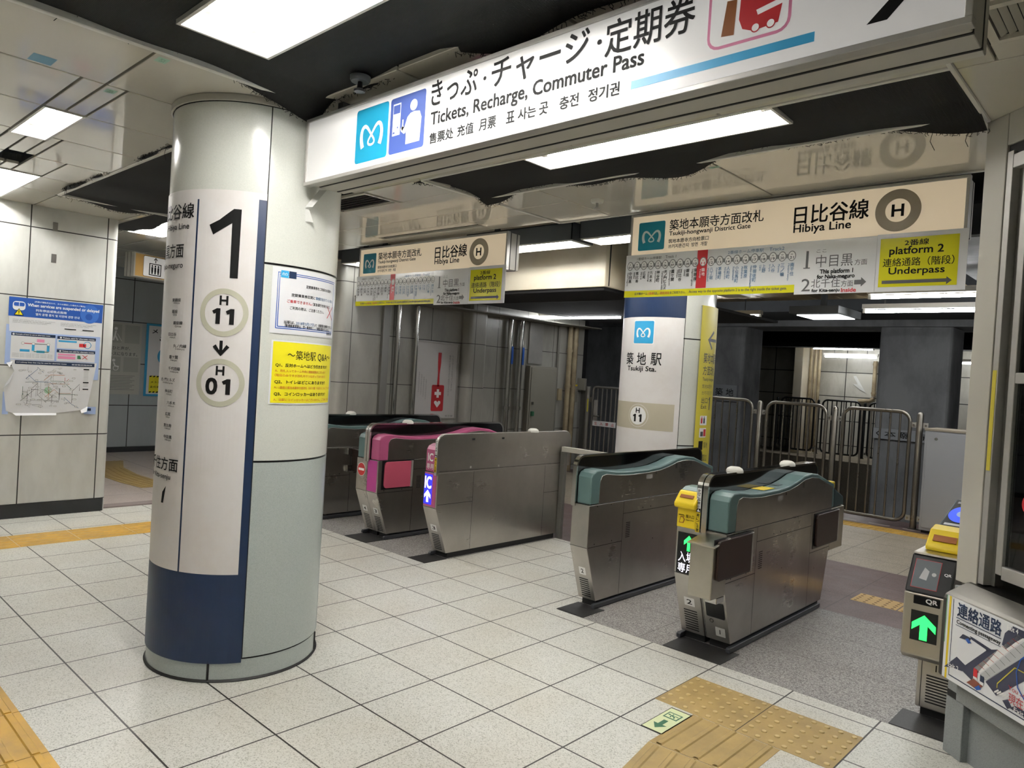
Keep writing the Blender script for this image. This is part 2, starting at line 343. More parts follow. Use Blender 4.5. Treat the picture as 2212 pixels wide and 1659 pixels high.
    def build(s, name, parent=None, org=None):
        me = bpy.data.meshes.new(name); o = bpy.data.objects.new(name, me); COL.objects.link(o)
        if s.bend:
            me.from_pydata(s.v, [], s.f); me.polygons.foreach_set('material_index', s.m); bm = bmesh.new(); bm.from_mesh(me)
            xs = [q[0] for q in s.v]; a = min(xs)+.02
            while a < max(xs):
                bmesh.ops.bisect_plane(bm, geom=list(bm.verts)+list(bm.edges)+list(bm.faces), plane_co=(a, 0, 0), plane_no=(1, 0, 0)); a += .02
            bmesh.ops.triangulate(bm, faces=bm.faces)
            bm.verts.ensure_lookup_table(); V = [tuple(q.co) for q in bm.verts]; F = [tuple(q.index for q in fc.verts) for fc in bm.faces]; I = [fc.material_index for fc in bm.faces]; bm.free(); me.clear_geometry()
        else: V, F, I = s.v, s.f, s.m
        P = [tuple(s.fr(*q)) for q in V]; b = finish(o, P, parent, org)
        me.from_pydata([tuple(Vector(p)-b) for p in P], [], F)
        for m in s.mats: me.materials.append(m)
        me.polygons.foreach_set('material_index', I)
        return o
def copy_tree(o, delta, label=None):
    c = o.copy(); COL.objects.link(c); c.location = o.location+Vector(delta)
    if label: c['label'] = label
    for ch in o.children: _copy_child(ch, c)
    return c
def _copy_child(o, parent):
    c = o.copy(); COL.objects.link(c); c.parent = parent
    for ch in o.children: _copy_child(ch, c)
# ---------------------------------------------------------------- the setting
H = 2.63
def slab(name, rects, m, z=0., t=.05):
    b = MB()
    for x0, y0, x1, y1 in rects: b.box((x0, y0, z-t), (x1, y1, z), m)
    return struct(b.build(name))
slab('floor', [(-4.28, -7, 6, 1.70), (-1.205, 1.70, .10, 3.25)], 'floor')
slab('floor_aisle', [(-4.2, 1.70, -1.205, 3.21), (.10, 1.70, 2.6, 3.21), (2.6, 1.70, 6, 3.21)], 'granite')
slab('floor_band', [(-4.2, 3.21, -1.205, 4.75), (-1.205, 3.25, .10, 4.75), (.10, 3.21, 6, 4.75), (-4.2, 6.98, 6, 7.6)], 'purple')
slab('floor_platform', [(-4.2, 4.75, 6, 6.98)], 'plat')
slab('floor_passage', [(-8.2, .42, -4.28, 2.83)], 'passage', .0)
struct(MB().box((-4.42, .42, -.02), (-4.28, 2.83, .012), mat('threshold strip', '8c807c', .5)).build('trim_1'))
slab('trackbed', [(-14, 7.6, 8, 15.2)], 'rust', -1.15)
struct(MB().box((-14, 7.55, -1.2), (8, 7.6, -.01), 'grime').build('platform_edge'))
struct(MB().box((-14, 15.2, -1.2), (8, 17.2, -.05), 'plat').build('floor_opposite'))
# left wall with its rounded corner, the passage behind it and the wall beyond the gates
def wallprof(y0, y1, x, r, lo, hi, e0, e1):
    P = [(x-.6, y0)] if not e0 else [(x-.6, y0)]
    if e0: P += [(x-r+r*math.sin(t*math.pi/12), y0+r-r*math.cos(t*math.pi/12)) for t in range(7)]
    else: P.append((x, y0))
    if e1: P += [(x-r+r*math.cos(t*math.pi/12), y1-r+r*math.sin(t*math.pi/12)) for t in range(7)]
    else: P.append((x, y1))
    P.append((x-.6, y1)); return P
struct(MB().prism(wallprof(-7, .45, -4.2, .05, 0, H, 0, 1), 2, 0, H, 'wall').build('wall_left', smooth=True))
struct(MB().prism(wallprof(-7, .435, -4.19, .03, 0, H, 0, 1), 2, 0, .115, 'base').build('baseboard_left'))
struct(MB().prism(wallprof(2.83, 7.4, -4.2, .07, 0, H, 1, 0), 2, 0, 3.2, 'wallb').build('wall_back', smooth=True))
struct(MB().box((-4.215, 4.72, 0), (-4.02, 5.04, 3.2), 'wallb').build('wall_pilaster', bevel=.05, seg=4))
struct(MB().box((-8.4, -.5, 0), (-8.2, 4.5, 3.0), 'wallg').build('wall_passage'))
struct(MB().box((-8.2, 0, 0), (-8.185, 4.5, .07), 'base').build('baseboard_passage'))
struct(MB().box((-8.4, 2.83, 0), (-4.8, 2.9, 2.8), 'wallg').build('wall_passage_end'))
struct(MB().box((-8.4, -.1, 0), (-4.8, -.04, 2.8), 'wallg').build('wall_passage_near'))
struct(MB().box((-4.9, -7.1, 0), (6.1, -7, H), 'wall').build('wall_rear'))
struct(MB().box((6, -7, 0), (6.1, .2, H), 'wall').build('wall_right'))
# ceiling: enamel panels with open joints, holes where panels are missing
def panels(name, rects, m, z=H, gap=.012, t=.02, rim='trimd'):
    b = MB()
    for x0, y0, x1, y1 in rects:
        b.box((x0+gap/2, y0+gap/2, z), (x1-gap/2, y1-gap/2, z+t), m)
    return struct(b.build(name, bevel=.0025, seg=1))
XL = [-.04, -.625, -1.21, -1.795, -2.38, -2.965, -3.5, -4.24]
R = []
LAMP_HOLES = [(-2.70, -.81, -2.34, -.66), (-1.875, -.905, -1.20, -.72), (-4.17, -.74, -2.93, -.477), (-4.75, .68, -3.50, 1.035)]
def split(r, holes):
    out = [r]
    for h in holes:
        nx = []
        for x0, y0, x1, y1 in out:
            a0, b0, a1, b1 = max(x0, h[0]), max(y0, h[1]), min(x1, h[2]), min(y1, h[3])
            if a0 >= a1 or b0 >= b1: nx.append((x0, y0, x1, y1)); continue
            for q in ((x0, y0, x1, b0), (x0, b1, x1, y1), (x0, b0, a0, b1), (a1, b0, x1, b1)):
                if q[2]-q[0] > .02 and q[3]-q[1] > .02: nx.append(q)
        out = nx
    return out
for i in range(7):
    for y0, y1 in ((-.81, -.22), (-1.395, -.81), (-1.98, -1.395), (-2.565, -1.98), (-4.3, -2.565)):
        R += split((XL[i+1], y0, XL[i], y1), LAMP_HOLES)
R += split((-4.24, -.22, -3.5, .45), LAMP_HOLES)
R += split((-6.2, .45, -3.5, 1.4), LAMP_HOLES)+[(-8.2, .0, -6.2, 1.4), (-8.2, 1.4, -6.2, 2.83), (-6.2, 1.4, -4.2, 2.83), (-4.2, 1.4, -3.2, 2.35)]
R += [(-1.3, -.22, -.04, .4), (-1.3, .4, -.6, .97), (-.6, .4, .6, .97), (-.04, -.16, .6, .4), (.6, -.16, 1.4, .97), (1.4, -.16, 2.27, .97)]
panels('ceiling_left', R, 'ceil')
R = [(-3.2, .97, -1.9, 1.72), (-3.2, 1.72, -2.56, 2.3), (-2.56, 2.0, -1.25, 2.09), (-2.56, 2.16, -1.25, 2.3), (-2.56, 1.72, -.62, 2.0), (-1.25, 2.0, -.62, 2.3), (-1.9, 1.30, -.62, 1.72), (-1.20, .97, -.62, 1.30)]
panels('ceiling_glossy', R, 'ceil', H, .006)
panels('ceiling_right', [(-.60, .97, -.57, 1.2), (-.60, 1.5, -.13, 1.85), (-.60, 1.85, -.13, 2.34), (-.13, 1.5, 1.05, 2.34), (1.05, 1.5, 2.27, 2.34)], 'ceil')
panels('ceiling_soffit', [(2.27, -4, 3.4, -.9), (2.27, -.9, 3.4, .45), (2.27, .45, 2.40, 1.0), (2.40, .86, 3.4, 1.0), (2.67, .45, 3.4, .86), (2.40, .45, 2.67, .56), (2.27, 1.0, 3.4, 1.62), (3.4, -4, 5.9, 1.62)], 'ceilr', H, .008)
panels('ceiling_near', [(-.04, -7, 2.27, -3.9), (2.27, -7, 6, -4), (-4.24, -7, -.04, -4.3)], 'ceil')
struct(MB().box((-8.4, -7, 3.15), (6.1, 7.6, 3.2), 'void').box((-14, 7.6, 3.9), (8, 17.2, 3.95), 'void').build('ceiling_void'))
# frames along the open edges of the ceiling
b = MB()
for x0, y0, x1, y1 in ((-.055, -4.3, -.03, -.16), (-3.5, -.235, -1.3, -.21), (-3.515, -.22, -3.49, .95), (-.6, .962, 2.27, .98), (-.56, 1.492, 2.27, 1.512), (2.262, -3.9, 2.282, 1.6), (-.62, .98, -.595, 2.34), (-.6, 2.325, 2.27, 2.345)):
    b.box((x0, y0, H-.008), (x1, y1, H+.05), 'trim')
struct(b.build('trim_2', bevel=.003, seg=1))
# dropped edge between hall and platform: cream duct, its dark underside, the dark bulkhead behind it
struct(MB().box((-4.2, 3.42, 2.30), (-.95, 4.15, 2.95), 'beamw').build('duct_cover', bevel=.008)); D = bpy.data.objects['duct_cover']
struct(MB().box((-2.36, 3.412, 2.31), (-2.352, 3.425, 2.95), 'seam').box((-.947, 3.47, 2.31), (-.94, 3.478, 2.95), 'seam').build('duct_joint'))
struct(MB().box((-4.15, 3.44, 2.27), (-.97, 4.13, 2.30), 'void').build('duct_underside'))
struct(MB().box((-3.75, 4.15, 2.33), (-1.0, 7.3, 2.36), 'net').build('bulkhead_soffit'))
struct(MB().box((-4.2, 3.0, 2.245), (-3.85, 7.38, 2.26), mat('bulkhead panel', '7f7c73', .5)).build('bulkhead_strip'))
struct(MB().box((-.2, 3.95, 2.28), (.02, 4.3, 3.1), 'aluw').build('riser_cover', bevel=.004))
# track side: columns between the tracks, beam above them, opposite wall
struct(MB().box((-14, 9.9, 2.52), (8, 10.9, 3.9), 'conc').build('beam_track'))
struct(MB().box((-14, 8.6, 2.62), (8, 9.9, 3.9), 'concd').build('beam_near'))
for i, (x0, x1) in enumerate(((-6.6, -5.25), (-3.95, -2.72), (-.56, .42))):
    struct(MB().box((x0, 10, -1.15), (x1, 10.75, 2.56), 'conc').build('column_%d' % (i+1), bevel=.06, seg=3))
struct(MB().box((-14, 16.9, -.05), (8, 17.1, 3.9), 'wallo').build('wall_opposite'))
struct(MB().box((-5.2, 14.9, 2.5), (8, 15.3, 3.9), 'void').build('beam_opposite'))
struct(MB().box((-14, 15.3, 2.62), (8, 16.9, 2.68), 'beamw').build('ceiling_opposite'))
struct(MB().box((-14, 11.5, -1.15), (-4.15, 11.7, 3.9), 'void').build('tunnel_dark'))
struct(MB().box((-4.2, 15.9, -1.15), (-4.0, 16.9, 2.62), 'beamw').build('wall_tunnel_end'))
struct(MB().box((-8.5, 7.4, -1.2), (-4.2, 7.5, 3.3), 'void').box((-14, 17.1, -1.2), (8, 17.2, 4), 'void').box((-14.1, 7.5, -1.2), (-14, 17, 4), 'void').box((8, 7.5, -1.2), (8.1, 17.2, 4), 'void').build('tunnel_shell'))
# ---------------------------------------------------------------- tactile tiles set in the floor
def tactile(name, label, x0, y0, x1, y1, m, kind, nx=0, ny=0, dm=None, dr=.0115, group=None, dz=.005):
    b = MB(); b.box((x0+.002, y0+.002, -.01), (x1-.002, y1-.002, .0012), m)
    if kind == 'dot':
        sx = (x1-x0)/nx; sy = (y1-y0)/ny
        for i in range(nx):
            for j in range(ny):
                b.lathe((x0+sx*(i+.5), y0+sy*(j+.5)), [(dr, .0012), (dr*.86, dz*.8), (dr*.5, dz), (.0001, dz)], dm or m, 10)
    else:
        for i in range(nx):
            if kind == 'y': c = x0+(x1-x0)*(i+.5)/nx; p = [(c-.016, .001), (c-.011, .0055), (c+.011, .0055), (c+.016, .001)]; b.prism(p, 1, y0+.008, y1-.008, dm or m)
            else: c = y0+(y1-y0)*(i+.5)/nx; p = [(c-.016, .001), (c-.011, .0055), (c+.011, .0055), (c+.016, .001)]; b.prism(p, 0, x0+.008, x1-.008, dm or m)
    o = b.build(name); return tag(o, label, 'tactile tile', group)
tactile('tactile_tile', 'ochre dotted tactile tile in front of the yellow ticket slot gate, left of the pair', 1.2, 1.075, 1.6, 1.465, 'tact2', 'dot', 7, 6, 'tactd', .0125, dz=.006, group='dotted warning tiles')
tactile('tactile_tile', 'ochre dotted tactile tile at the gate line, right of the pair nearest the counter', 1.6, 1.075, 2.0, 1.465, 'tact2', 'dot', 7, 6, 'tactd', .0125, dz=.006, group='dotted warning tiles')
def ribbed(label, A, B, C, D):
    """guide tile between the edge A-B and the edge D-C, five ribs running from one to the other"""
    A, B, C, D = (Vector((*q, 0)) for q in (A, B, C, D)); b = MB(); up = Vector((0, 0, .0012)); dn = Vector((0, 0, -.01)); q = [A, B, C, D]
    b.poly([p+up for p in q], 'tact2'); b.poly([p+dn for p in q], 'tact2')
    for k in range(4): b.poly([q[k]+dn, q[(k+1) % 4]+dn, q[(k+1) % 4]+up, q[k]+up], 'tact2')
    for k in range(5):
        P = []
        for w, h in ((-.036, .001), (-.022, .0056), (.022, .0056), (.036, .001)):
            t = (k+.5)/5+w; P.append((A.lerp(B, t).lerp(D.lerp(C, t), .02)+Vector((0, 0, h)), A.lerp(B, t).lerp(D.lerp(C, t), .98)+Vector((0, 0, h))))
        for j in range(3): b.poly([P[j][0], P[j+1][0], P[j+1][1], P[j][1]], 'tact2')
    return tag(b.build('tactile_tile'), label, 'tactile tile')
ribbed('ochre ribbed guide tile below the pair of dotted tiles', (1.402, 1.072), (1.798, 1.072), (1.798, .750), (1.402, .712))
ribbed('ochre ribbed guide tile turning towards the viewer at the bottom edge', (1.402, .708), (1.798, .746), (1.93, .03), (1.53, -.03))
for k in range(3): tactile('tactile_tile', ['yellow ribbed tactile tile in the near left corner, furthest from the pillar', 'yellow ribbed tactile tile in the near left corner, middle of the strip', 'yellow ribbed tactile tile in the near left corner, nearest the bottom edge'][k], -.8+.4*k, -1.47, -.4+.4*k, -1.07, 'tact', 'x', 5, group='near left guide tiles')
for k in range(8):
    y0 = -1.22+.4*k-.02
    o = tactile('tactile_tile', None, -3.55, y0, -3.15, y0+.4, 'tact', 'y', 5)
    tag(o, 'yellow ribbed tactile tile in the strip along the left wall', 'tactile tile', 'guide tiles along the left wall')
for k in range(2): tactile('tactile_tile', ['pale yellow dotted tile in the purple paving behind the gates', 'pale yellow dotted tile in the purple paving beside the card reader gate'][k], 1.24+.31*k, 3.62, 1.545+.31*k, 3.87, 'tact3', 'dot', 5, 5, 'dot2', .011, dz=.003)
for k in range(9):
    o = tactile('tactile_tile', None, -1.4+.3*k, 6.68, -1.1+.3*k, 6.98, 'tact', 'dot', 5, 5, group='platform edge tiles', dr=.014)
    tag(o, 'yellow dotted tactile tile in the row before the platform fence', 'tactile tile')
b = MB(); pts = [(-5.2, 1.15), (-5.6, 1.08), (-6.1, 1.05), (-6.7, 1.1), (-7.3, 1.3)]
for i in range(len(pts)-1):
    (xa, ya), (xb, yb) = pts[i], pts[i+1]
    b.obox((xa, ya-.02, .0), (xb-xa, yb-ya, 0), (0, .38, 0), (0, 0, .003), 'tact2')
    for k in range(5): b.obox((xa, ya+.03+.07*k, .002), (xb-xa, yb-ya, 0), (0, .026, 0), (0, 0, .004), 'tact2')
tag(b.build('tactile_path'), 'curved ochre tactile path on the passage floor beyond the left wall', 'tactile path')
for k in range(5):
    o = MB().box((-.05+.36*k, 7.1, -.005), (.17+.36*k, 7.14, .0015), mat('worn edge dash', 'a69d98', .5)).build('floor_dash')
    tag(o, 'short pale dash in the purple platform edge by the fence', 'floor marking', 'dashes at the platform edge')
# little evacuation sign set in the floor
g = G(plane((1.3, .80, .0), (0, 1, 0), (-1, 0, 0), (0, 0, 1)), .0005, base=.0012)
t = MB().box((1.302, .802, -.008), (1.408, 1.058, .0012), 'seam').build('floor_sign'); tag(t, 'pale green exit arrow sign set in the floor beside the ochre guide tile', 'sign')
g.rect(.006, -.102, .25, -.006, 'lum', 1)
g.poly([(.03, -.054), (.075, -.022), (.075, -.043), (.125, -.043), (.125, -.065), (.075, -.065), (.075, -.086)], 'green', 2)
g.rect(.150, -.088, .212, -.02, 'green', 2).rect(.158, -.082, .204, -.026, 'lum', 3)
g.disc(.186, -.035, .006, 'green', 4).stroke([(.183, -.044), (.178, -.060)], .010, 'green', 4).stroke([(.178, -.060), (.186, -.068), (.183, -.080)], .006, 'green', 4).stroke([(.178, -.060), (.169, -.067), (.161, -.067)], .006, 'green', 4).stroke([(.164, -.052), (.172, -.046), (.183, -.046), (.193, -.052), (.198, -.046)], .005, 'green', 4)
g.build('pictogram', t)
for nm, x0, x1 in (('left double gate', -3.2, -2.9), ('pink and teal double gate', -2.25, -1.95), ('IC only gate', -1.40, -1.20), ('single teal gate', .09, .30), ('gate with the yellow ticket slot', .86, 1.21), ('card reader gate by the counter', 2.03, 2.26)):
    tag(MB().box((x0, 1.705, -.01), (x1, 1.93, .003), 'mat').build('floor_plate'), 'black floor plate in front of the '+nm, 'floor plate')

o = MB().box((-6.5, 1.12, 0), (-6.24, 1.22, .002), 'lum').build('floor_sign'); tag(o, 'small pale green sign on the passage floor beyond the left wall', 'sign')
# ---------------------------------------------------------------- pillars
def pillar_body(t, cx, cy, R, z1, z2, top):
    b = MB(); b.lathe((cx, cy), [(R-.004, .0), (R-.004, .098)], 'pilg', 64); b.build('plinth', t, smooth=True)
    b = MB(); b.lathe((cx, cy), [(R+.003, .0), (R+.006, .004), (R-.002, .012)], 'seam', 64); b.lathe((cx, cy), [(R-.008, .09), (R-.008, top)], 'seam', 64); b.build('joint_core', t, smooth=True)
    b = MB(); gap = .7
    return gap
def pillar_panels(t, cx, cy, R, z1, z2, top, seams):
    for nm, lo, hi, m in (('lower_panel', .106, z1-.005, 'pilg'), ('middle_panel', z1+.005, z2-.005, 'pil'), ('upper_panel', z2+.005, top, 'pil')):
        b = MB()
        for k, a in enumerate(seams):
            a2 = seams[(k+1) % len(seams)]+(360 if k == len(seams)-1 else 0)
            b.lathe((cx, cy), [(R-.008, lo), (R, lo), (R, hi), (R-.008, hi)], m, 26, a+.35, a2-.35)
        b.build(nm, t, smooth=True)
PX, PY, PR = -.505, -.133, .400
t = thing('round_pillar', 'big round white pillar with large black 1 and line stickers, nearest the viewer', 'pillar', (PX, PY, 0))
pillar_body(t, PX, PY, PR, 1, 1.9, H); pillar_panels(t, PX, PY, PR, .998, 1.897, H-.035, [-141.5, -21.5, 50, 140])
MB().lathe((PX, PY), [(PR+.004, H-.032), (PR+.012, H-.03), (PR+.012, H-.002), (PR-.02, H-.002)], 'aluw', 64).build('top_ring', t, smooth=True)
b = MB(); 
for a in (-42, 48, 138): b.box((PX+(PR-.003)*math.cos(math.radians(a))-.004, PY+(PR-.003)*math.sin(math.radians(a))-.004, .002), (PX+(PR-.003)*math.cos(math.radians(a))+.004, PY+(PR-.003)*math.sin(math.radians(a))+.004, .098), 'seam')
b.build('plinth_joint', t)
D2 = math.pi/180*PR
def A(th): return (th+45)*D2
g = G(cyl(PX, PY, PR+.0015, -45), .0006, True)
g.rect(A(-165), .085, A(-21.7), 2.185, 'navy', 1).rect(A(-165), .487, A(-26.5), 2.205, 'stick', 2).rect(A(-26.5), 2.175, A(-21.7), 2.205, 'stick', 2)
g.rect(A(-66.2), .487, A(-64.9), 2.16, 'navy', 3)
g.build('line_sticker', t)
g = G(cyl(PX, PY, PR+.0015, -45), .0006, True)
g.poly([(A(-41.6), 1.815), (A(-36.7), 1.815), (A(-36.5), 2.122), (A(-41.2), 2.122), (A(-50.0), 2.070), (A(-56.4), 2.046), (A(-53.6), 2.003), (A(-41.9), 2.058)], 'ink', 5)
for zc, s1, s2 in ((1.660, '1', '1'), (1.347, '0', '1')):
    x = A(-44.3); g.ring(x, zc, .084, .107, 'ringc', 5)
    g.text('H', x-.019, zc+.033, x+.019, zc+.075, 'ink', .035, 5)
    if s1 == '1':
        for q in (-.046, .014): g.poly([(x+q+.013, zc-.052), (x+q+.033, zc-.052), (x+q+.033, zc+.018), (x+q+.017, zc+.018), (x+q-.004, zc+.006), (x+q+.004, zc-.008), (x+q+.013, zc-.004)], 'ink', 5)
    else:
        g.text('0', x-.062, zc-.054, x-.008, zc+.021, 'ink', .035, 5)
        q = .014; g.poly([(x+q+.013, zc-.052), (x+q+.033, zc-.052), (x+q+.033, zc+.018), (x+q+.017, zc+.018), (x+q-.004, zc+.006), (x+q+.004, zc-.008), (x+q+.013, zc-.004)], 'ink', 5)
x = A(-44.6); g.rect(x-.007, 1.475, x+.007, 1.535, 'ink', 5).stroke([(x-.030, 1.512), (x, 1.474), (x+.030, 1.512)], .017, 'ink', 5)
g.text('日比谷線', A(-68.3)-.31, 2.075, A(-68.3), 2.145, 'ink', .01, 5).text('Hibiya Line', A(-72)-.20, 2.02, A(-72), 2.055, 'ink', .01, 5)
g.text('中目黒方面', A(-76)-.31, 1.90, A(-76), 1.965, 'ink', .01, 5).text('for Naka-meguro', A(-76)-.3, 1.845, A(-76), 1.88, 'ink', .005, 5)
g.text('北千住方面', A(-70.5)-.33, .93, A(-70.5), .99, 'ink', .01, 5).text('for Kita-senju', A(-77)-.22, .885, A(-77), .915, 'ink', .005, 5)
g.poly([(A(-86), .78), (A(-83.5), .78), (A(-81), .86), (A(-85), .83)], 'ink', 5)
zz = 1.70
for s, dx in (('東銀座', 0), ('銀座', 3), ('銀座線', -3), ('日比谷', 3), ('丸ノ内線', -8), ('霞ケ関', 0), ('千代田線', -3), ('虎ノ門ヒルズ', 2), ('神谷町', 4), ('六本木', 0), ('広尾', 5), ('恵比寿', 3), ('中目黒', 2)):
    th = -76-dx*.9; w = .022*len(s); g.text(s, A(th)-w, zz, A(th), zz+.016, 'ink', .01, 5).text('Ginza' if s[0] == '銀' else 'Hibiya', A(th)-w*.8, zz-.012, A(th)-w*.1, zz-.003, 'ink', 0, 5); zz -= .052
g.build('line_lettering', t)
# notices taped to the pillar
def bent_sheet(name, label, cx, cy, R, th0, th1, z0, z1, m, fill, off=.003):
    g = G(cyl(cx, cy, R+off, th0), .0005, True); w = (th1-th0)*math.pi/180*R
    g.rect(-.008, z0-.006, w+.008, z1+.006, 'lam', 0).rect(0, z0, w, z1, m, 1); fill(g, w, z0, z1); return tag(g.build(name), label, 'notice')
def fill1(g, w, z0, z1):
    h = z1-z0
    def fr(i, m, L): g.stroke([(i, z0+i), (w-i, z0+i), (w-i, z1-i), (i, z1-i), (i, z0+i)], .004, m, L)
    fr(.018, 'blue', 2); fr(.026, 'blue', 2)
    g.rect(.03, z1-.04, .066, z1-.008, 'cyan', 3).metro(.032, z1-.038, .064, z1-.01, None, 3).rect(.068, z1-.04, .104, z1-.008, 'navy', 3)
    X = [(.16, .068, '定期乗車券をご利用のお客様へ', 'ink', .36), (.085, .115, '定期乗車券区間に', 'ink', .22), (.225, .115, '築地駅が含まれていない場合は', 'inkb', .38), (.065, .145, 'ご乗車できません。', 'red', .20), (.205, .145, '（緊急運行を除きます）', 'ink', .35), (.08, .175, 'ご利用の際は、ご注意ください。', 'ink', .29), (.055, .242, '当駅は、', 'ink', .11), (.115, .242, '2018年3月17日', 'inkb', .22), (.225, .242, 'より、新富町駅と乗換駅となりました。', 'ink', .40), (.06, .258, '（普通乗車運賃は、同一乗換駅として運賃計算を行いません）', 'ink', .36), (.33, .275, '築地駅 駅長', 'ink', .39)]
    for x, y, s, m, x1 in X: g.text(s, x, z1-y-.007, min(x1, w-.02), z1-y+.008, m, .012, 3)
    g.stroke([(.325, z1-.20), (.385, z1-.14)], .004, 'red', 4).stroke([(.325, z1-.145), (.388, z1-.205)], .004, 'red', 4)
def fill2(g, w, z0, z1):
    g.text('～築地駅 Q&A～', .07, z1-.082, w-.02, z1-.036, 'ink', .0, 3)
    for y, s, a, r1 in ((.108, 'Q1、反対ホームへはどう行きますか？', ('A、改札入ってホーム中央に連絡通路がございます', '（階段のみですが改札内でつながっております）'), .345), (.185, 'Q2、トイレはどこにありますか？', ('A、1番線の築地本願寺方面改札（出口1番）を出たところにございます',), .33), (.241, 'Q3、コインロッカーはありますか？', ('A、当駅にコインロッカーはございません。ご了承ください',), .34)):
        g.text(s, .015, z1-y-.008, r1, z1-y+.010, 'ink', .025, 3)
        for k, q in enumerate(a): g.text(q, .014, z1-y-.031-.021*k, .40 if len(q) > 26 else .33, z1-y-.018-.021*k, 'orange', .015, 3)
bent_sheet('notice', 'white blue-framed notice taped high on the near round pillar', PX, PY, PR, -14.8, 45, 1.592, 1.882, 'paper', fill1)
bent_sheet('notice', 'yellow Q&A notice taped on the near round pillar', PX, PY, PR, -13.0, 44, 1.268, 1.549, 'yellow', fill2)
# tape ends hanging under the big sign
b = MB(); b.obox((-.098, -.11, 2.18), (.03, .02, 0), (.03, .05, .085), (.001, -.001, 0), 'tape'); b.obox((-.106, -.10, 2.115), (.02, .03, 0), (-.012, -.02, .06), (.001, -.001, 0), 'tape')
tag(b.build('tape_strip'), 'clear tape strip peeling off the near pillar under the big sign', 'tape')
# second pillar
QX, QY, QR = -.48, 3.77, .398
t = thing('round_pillar', 'round white pillar behind the gates with teal square emblem and station name', 'pillar', (QX, QY, 0))
pillar_body(t, QX, QY, QR, 1, 1.9, 3.1); pillar_panels(t, QX, QY, QR, .951, 1.849, 3.1, [-159, -39, 70, 140])
D3 = math.pi/180*QR
def B(th): return (th+90)*D3
g = G(cyl(QX, QY, QR+.0015, -90), .0006, True)
g.rect(B(-175), .2, B(-39.8), 2.018, 'stick', 1).rect(B(-175), 2.018, B(-39.0), 2.225, 'navy', 1)
g.rect(B(-175), 1.063, B(-45.5), 1.290, 'bandc', 2)
x = B(-90.2); g.disc(x, 1.178, .098, 'stick', 3).disc(x, 1.178, .094, 'bandc', 4).disc(x, 1.178, .078, 'white', 5)
g.text('H', x-.021, 1.20, x+.019, 1.243, 'ink', .035, 6)
for q in (-.044, .012): g.poly([(x+q+.010, 1.125), (x+q+.028, 1.125), (x+q+.028, 1.19), (x+q+.014, 1.19), (x+q-.004, 1.178), (x+q+.003, 1.166), (x+q+.010, 1.17)], 'ink', 6)
g.rrect(B(-103.8)-.006, 1.787, B(-76)+.006, 1.99, .01, 'white', 2)
g.metro(B(-103.8), 1.793, B(-76), 1.984, 'cyan', 3)
for i, s in enumerate('築地駅'): g.text(s, B(-116+19.2*i), 1.61, B(-116+19.2*i)+.092, 1.715, 'ink', .012, 3)
g.text('Tsukiji Sta.', B(-112.5), 1.545, B(-70), 1.60, 'ink', .02, 3)
g.build('station_sticker', t)
# yellow board bent round that pillar
g = G(cyl(QX, QY, QR+.02, -20), .0006, True); ww = 92*math.pi/180*QR; 
def Y(th): return (th+20)*math.pi/180*(QR+.02)
t = MB(); t.lathe((QX, QY), [(QR+.004, .5), (QR+.02, .5), (QR+.02, 2.14), (QR+.004, 2.14)], 'yel2', 30, -18.5, 70); t = t.build('yellow_guide_board', smooth=True); tag(t, 'tall yellow curved direction board wrapped round the pillar behind the gates', 'sign')
g.stroke([(Y(8.2), 1.93), (Y(-4), 1.855), (Y(5), 1.78)], .024, 'inkg', 1).rect(Y(-3), 1.842, Y(20), 1.868, 'inkg', 1)
g.text('築地本願寺', Y(-11.5), 1.655, Y(25), 1.745, 'inkg', .01, 1).text('方面改札', Y(-11.5), 1.555, Y(20), 1.635, 'inkg', .01, 1).text('Tsukiji-hongwanji', Y(-11), 1.50, Y(20), 1.535, 'inkg', .01, 1).text('筑地本愿寺', Y(-11), 1.442, Y(12), 1.478, 'inkg', .0, 1).text('쓰키지혼간지', Y(-11), 1.388, Y(14), 1.422, 'inkg', .0, 1)
g.text('出口', Y(-11), 1.315, Y(2), 1.365, 'inkg', .01, 1).text('Exit', Y(-11), 1.27, Y(0), 1.305, 'inkg', .01, 1).poly([(Y(6.5), 1.26), (Y(9), 1.26), (Y(9), 1.37), (Y(7), 1.37), (Y(4), 1.345), (Y(6.5), 1.345)], 'inkg', 1)
g.rrect(Y(-11), 1.13, Y(3), 1.21, .006, 'white', 1).rect(Y(-9.5), 1.145, Y(-6.5), 1.19, 'red', 2).rect(Y(-4.5), 1.145, Y(-1.5), 1.19, 'navy', 2).disc(Y(-8), 1.198, .006, 'red', 2).disc(Y(-3), 1.198, .006, 'navy', 2)
g.rrect(Y(-11), 1.025, Y(3), 1.105, .006, 'white', 1).rect(Y(-9), 1.035, Y(-4), 1.075, 'inkg', 2).rect(Y(-3), 1.035, Y(2), 1.095, 'red', 2)
g.rect(Y(-11), .92, Y(-3), .995, 'ink', 1).text('築地', Y(-1.5), .93, Y(10), .985, 'inkg', .0, 1).rect(Y(-11), .82, Y(-3), .885, 'ink', 1).rect(Y(-9), .835, Y(-5), .865, 'white', 2).text('国立', Y(-1.5), .82, Y(10), .88, 'inkg', .0, 1)
g.build('lettering', t)
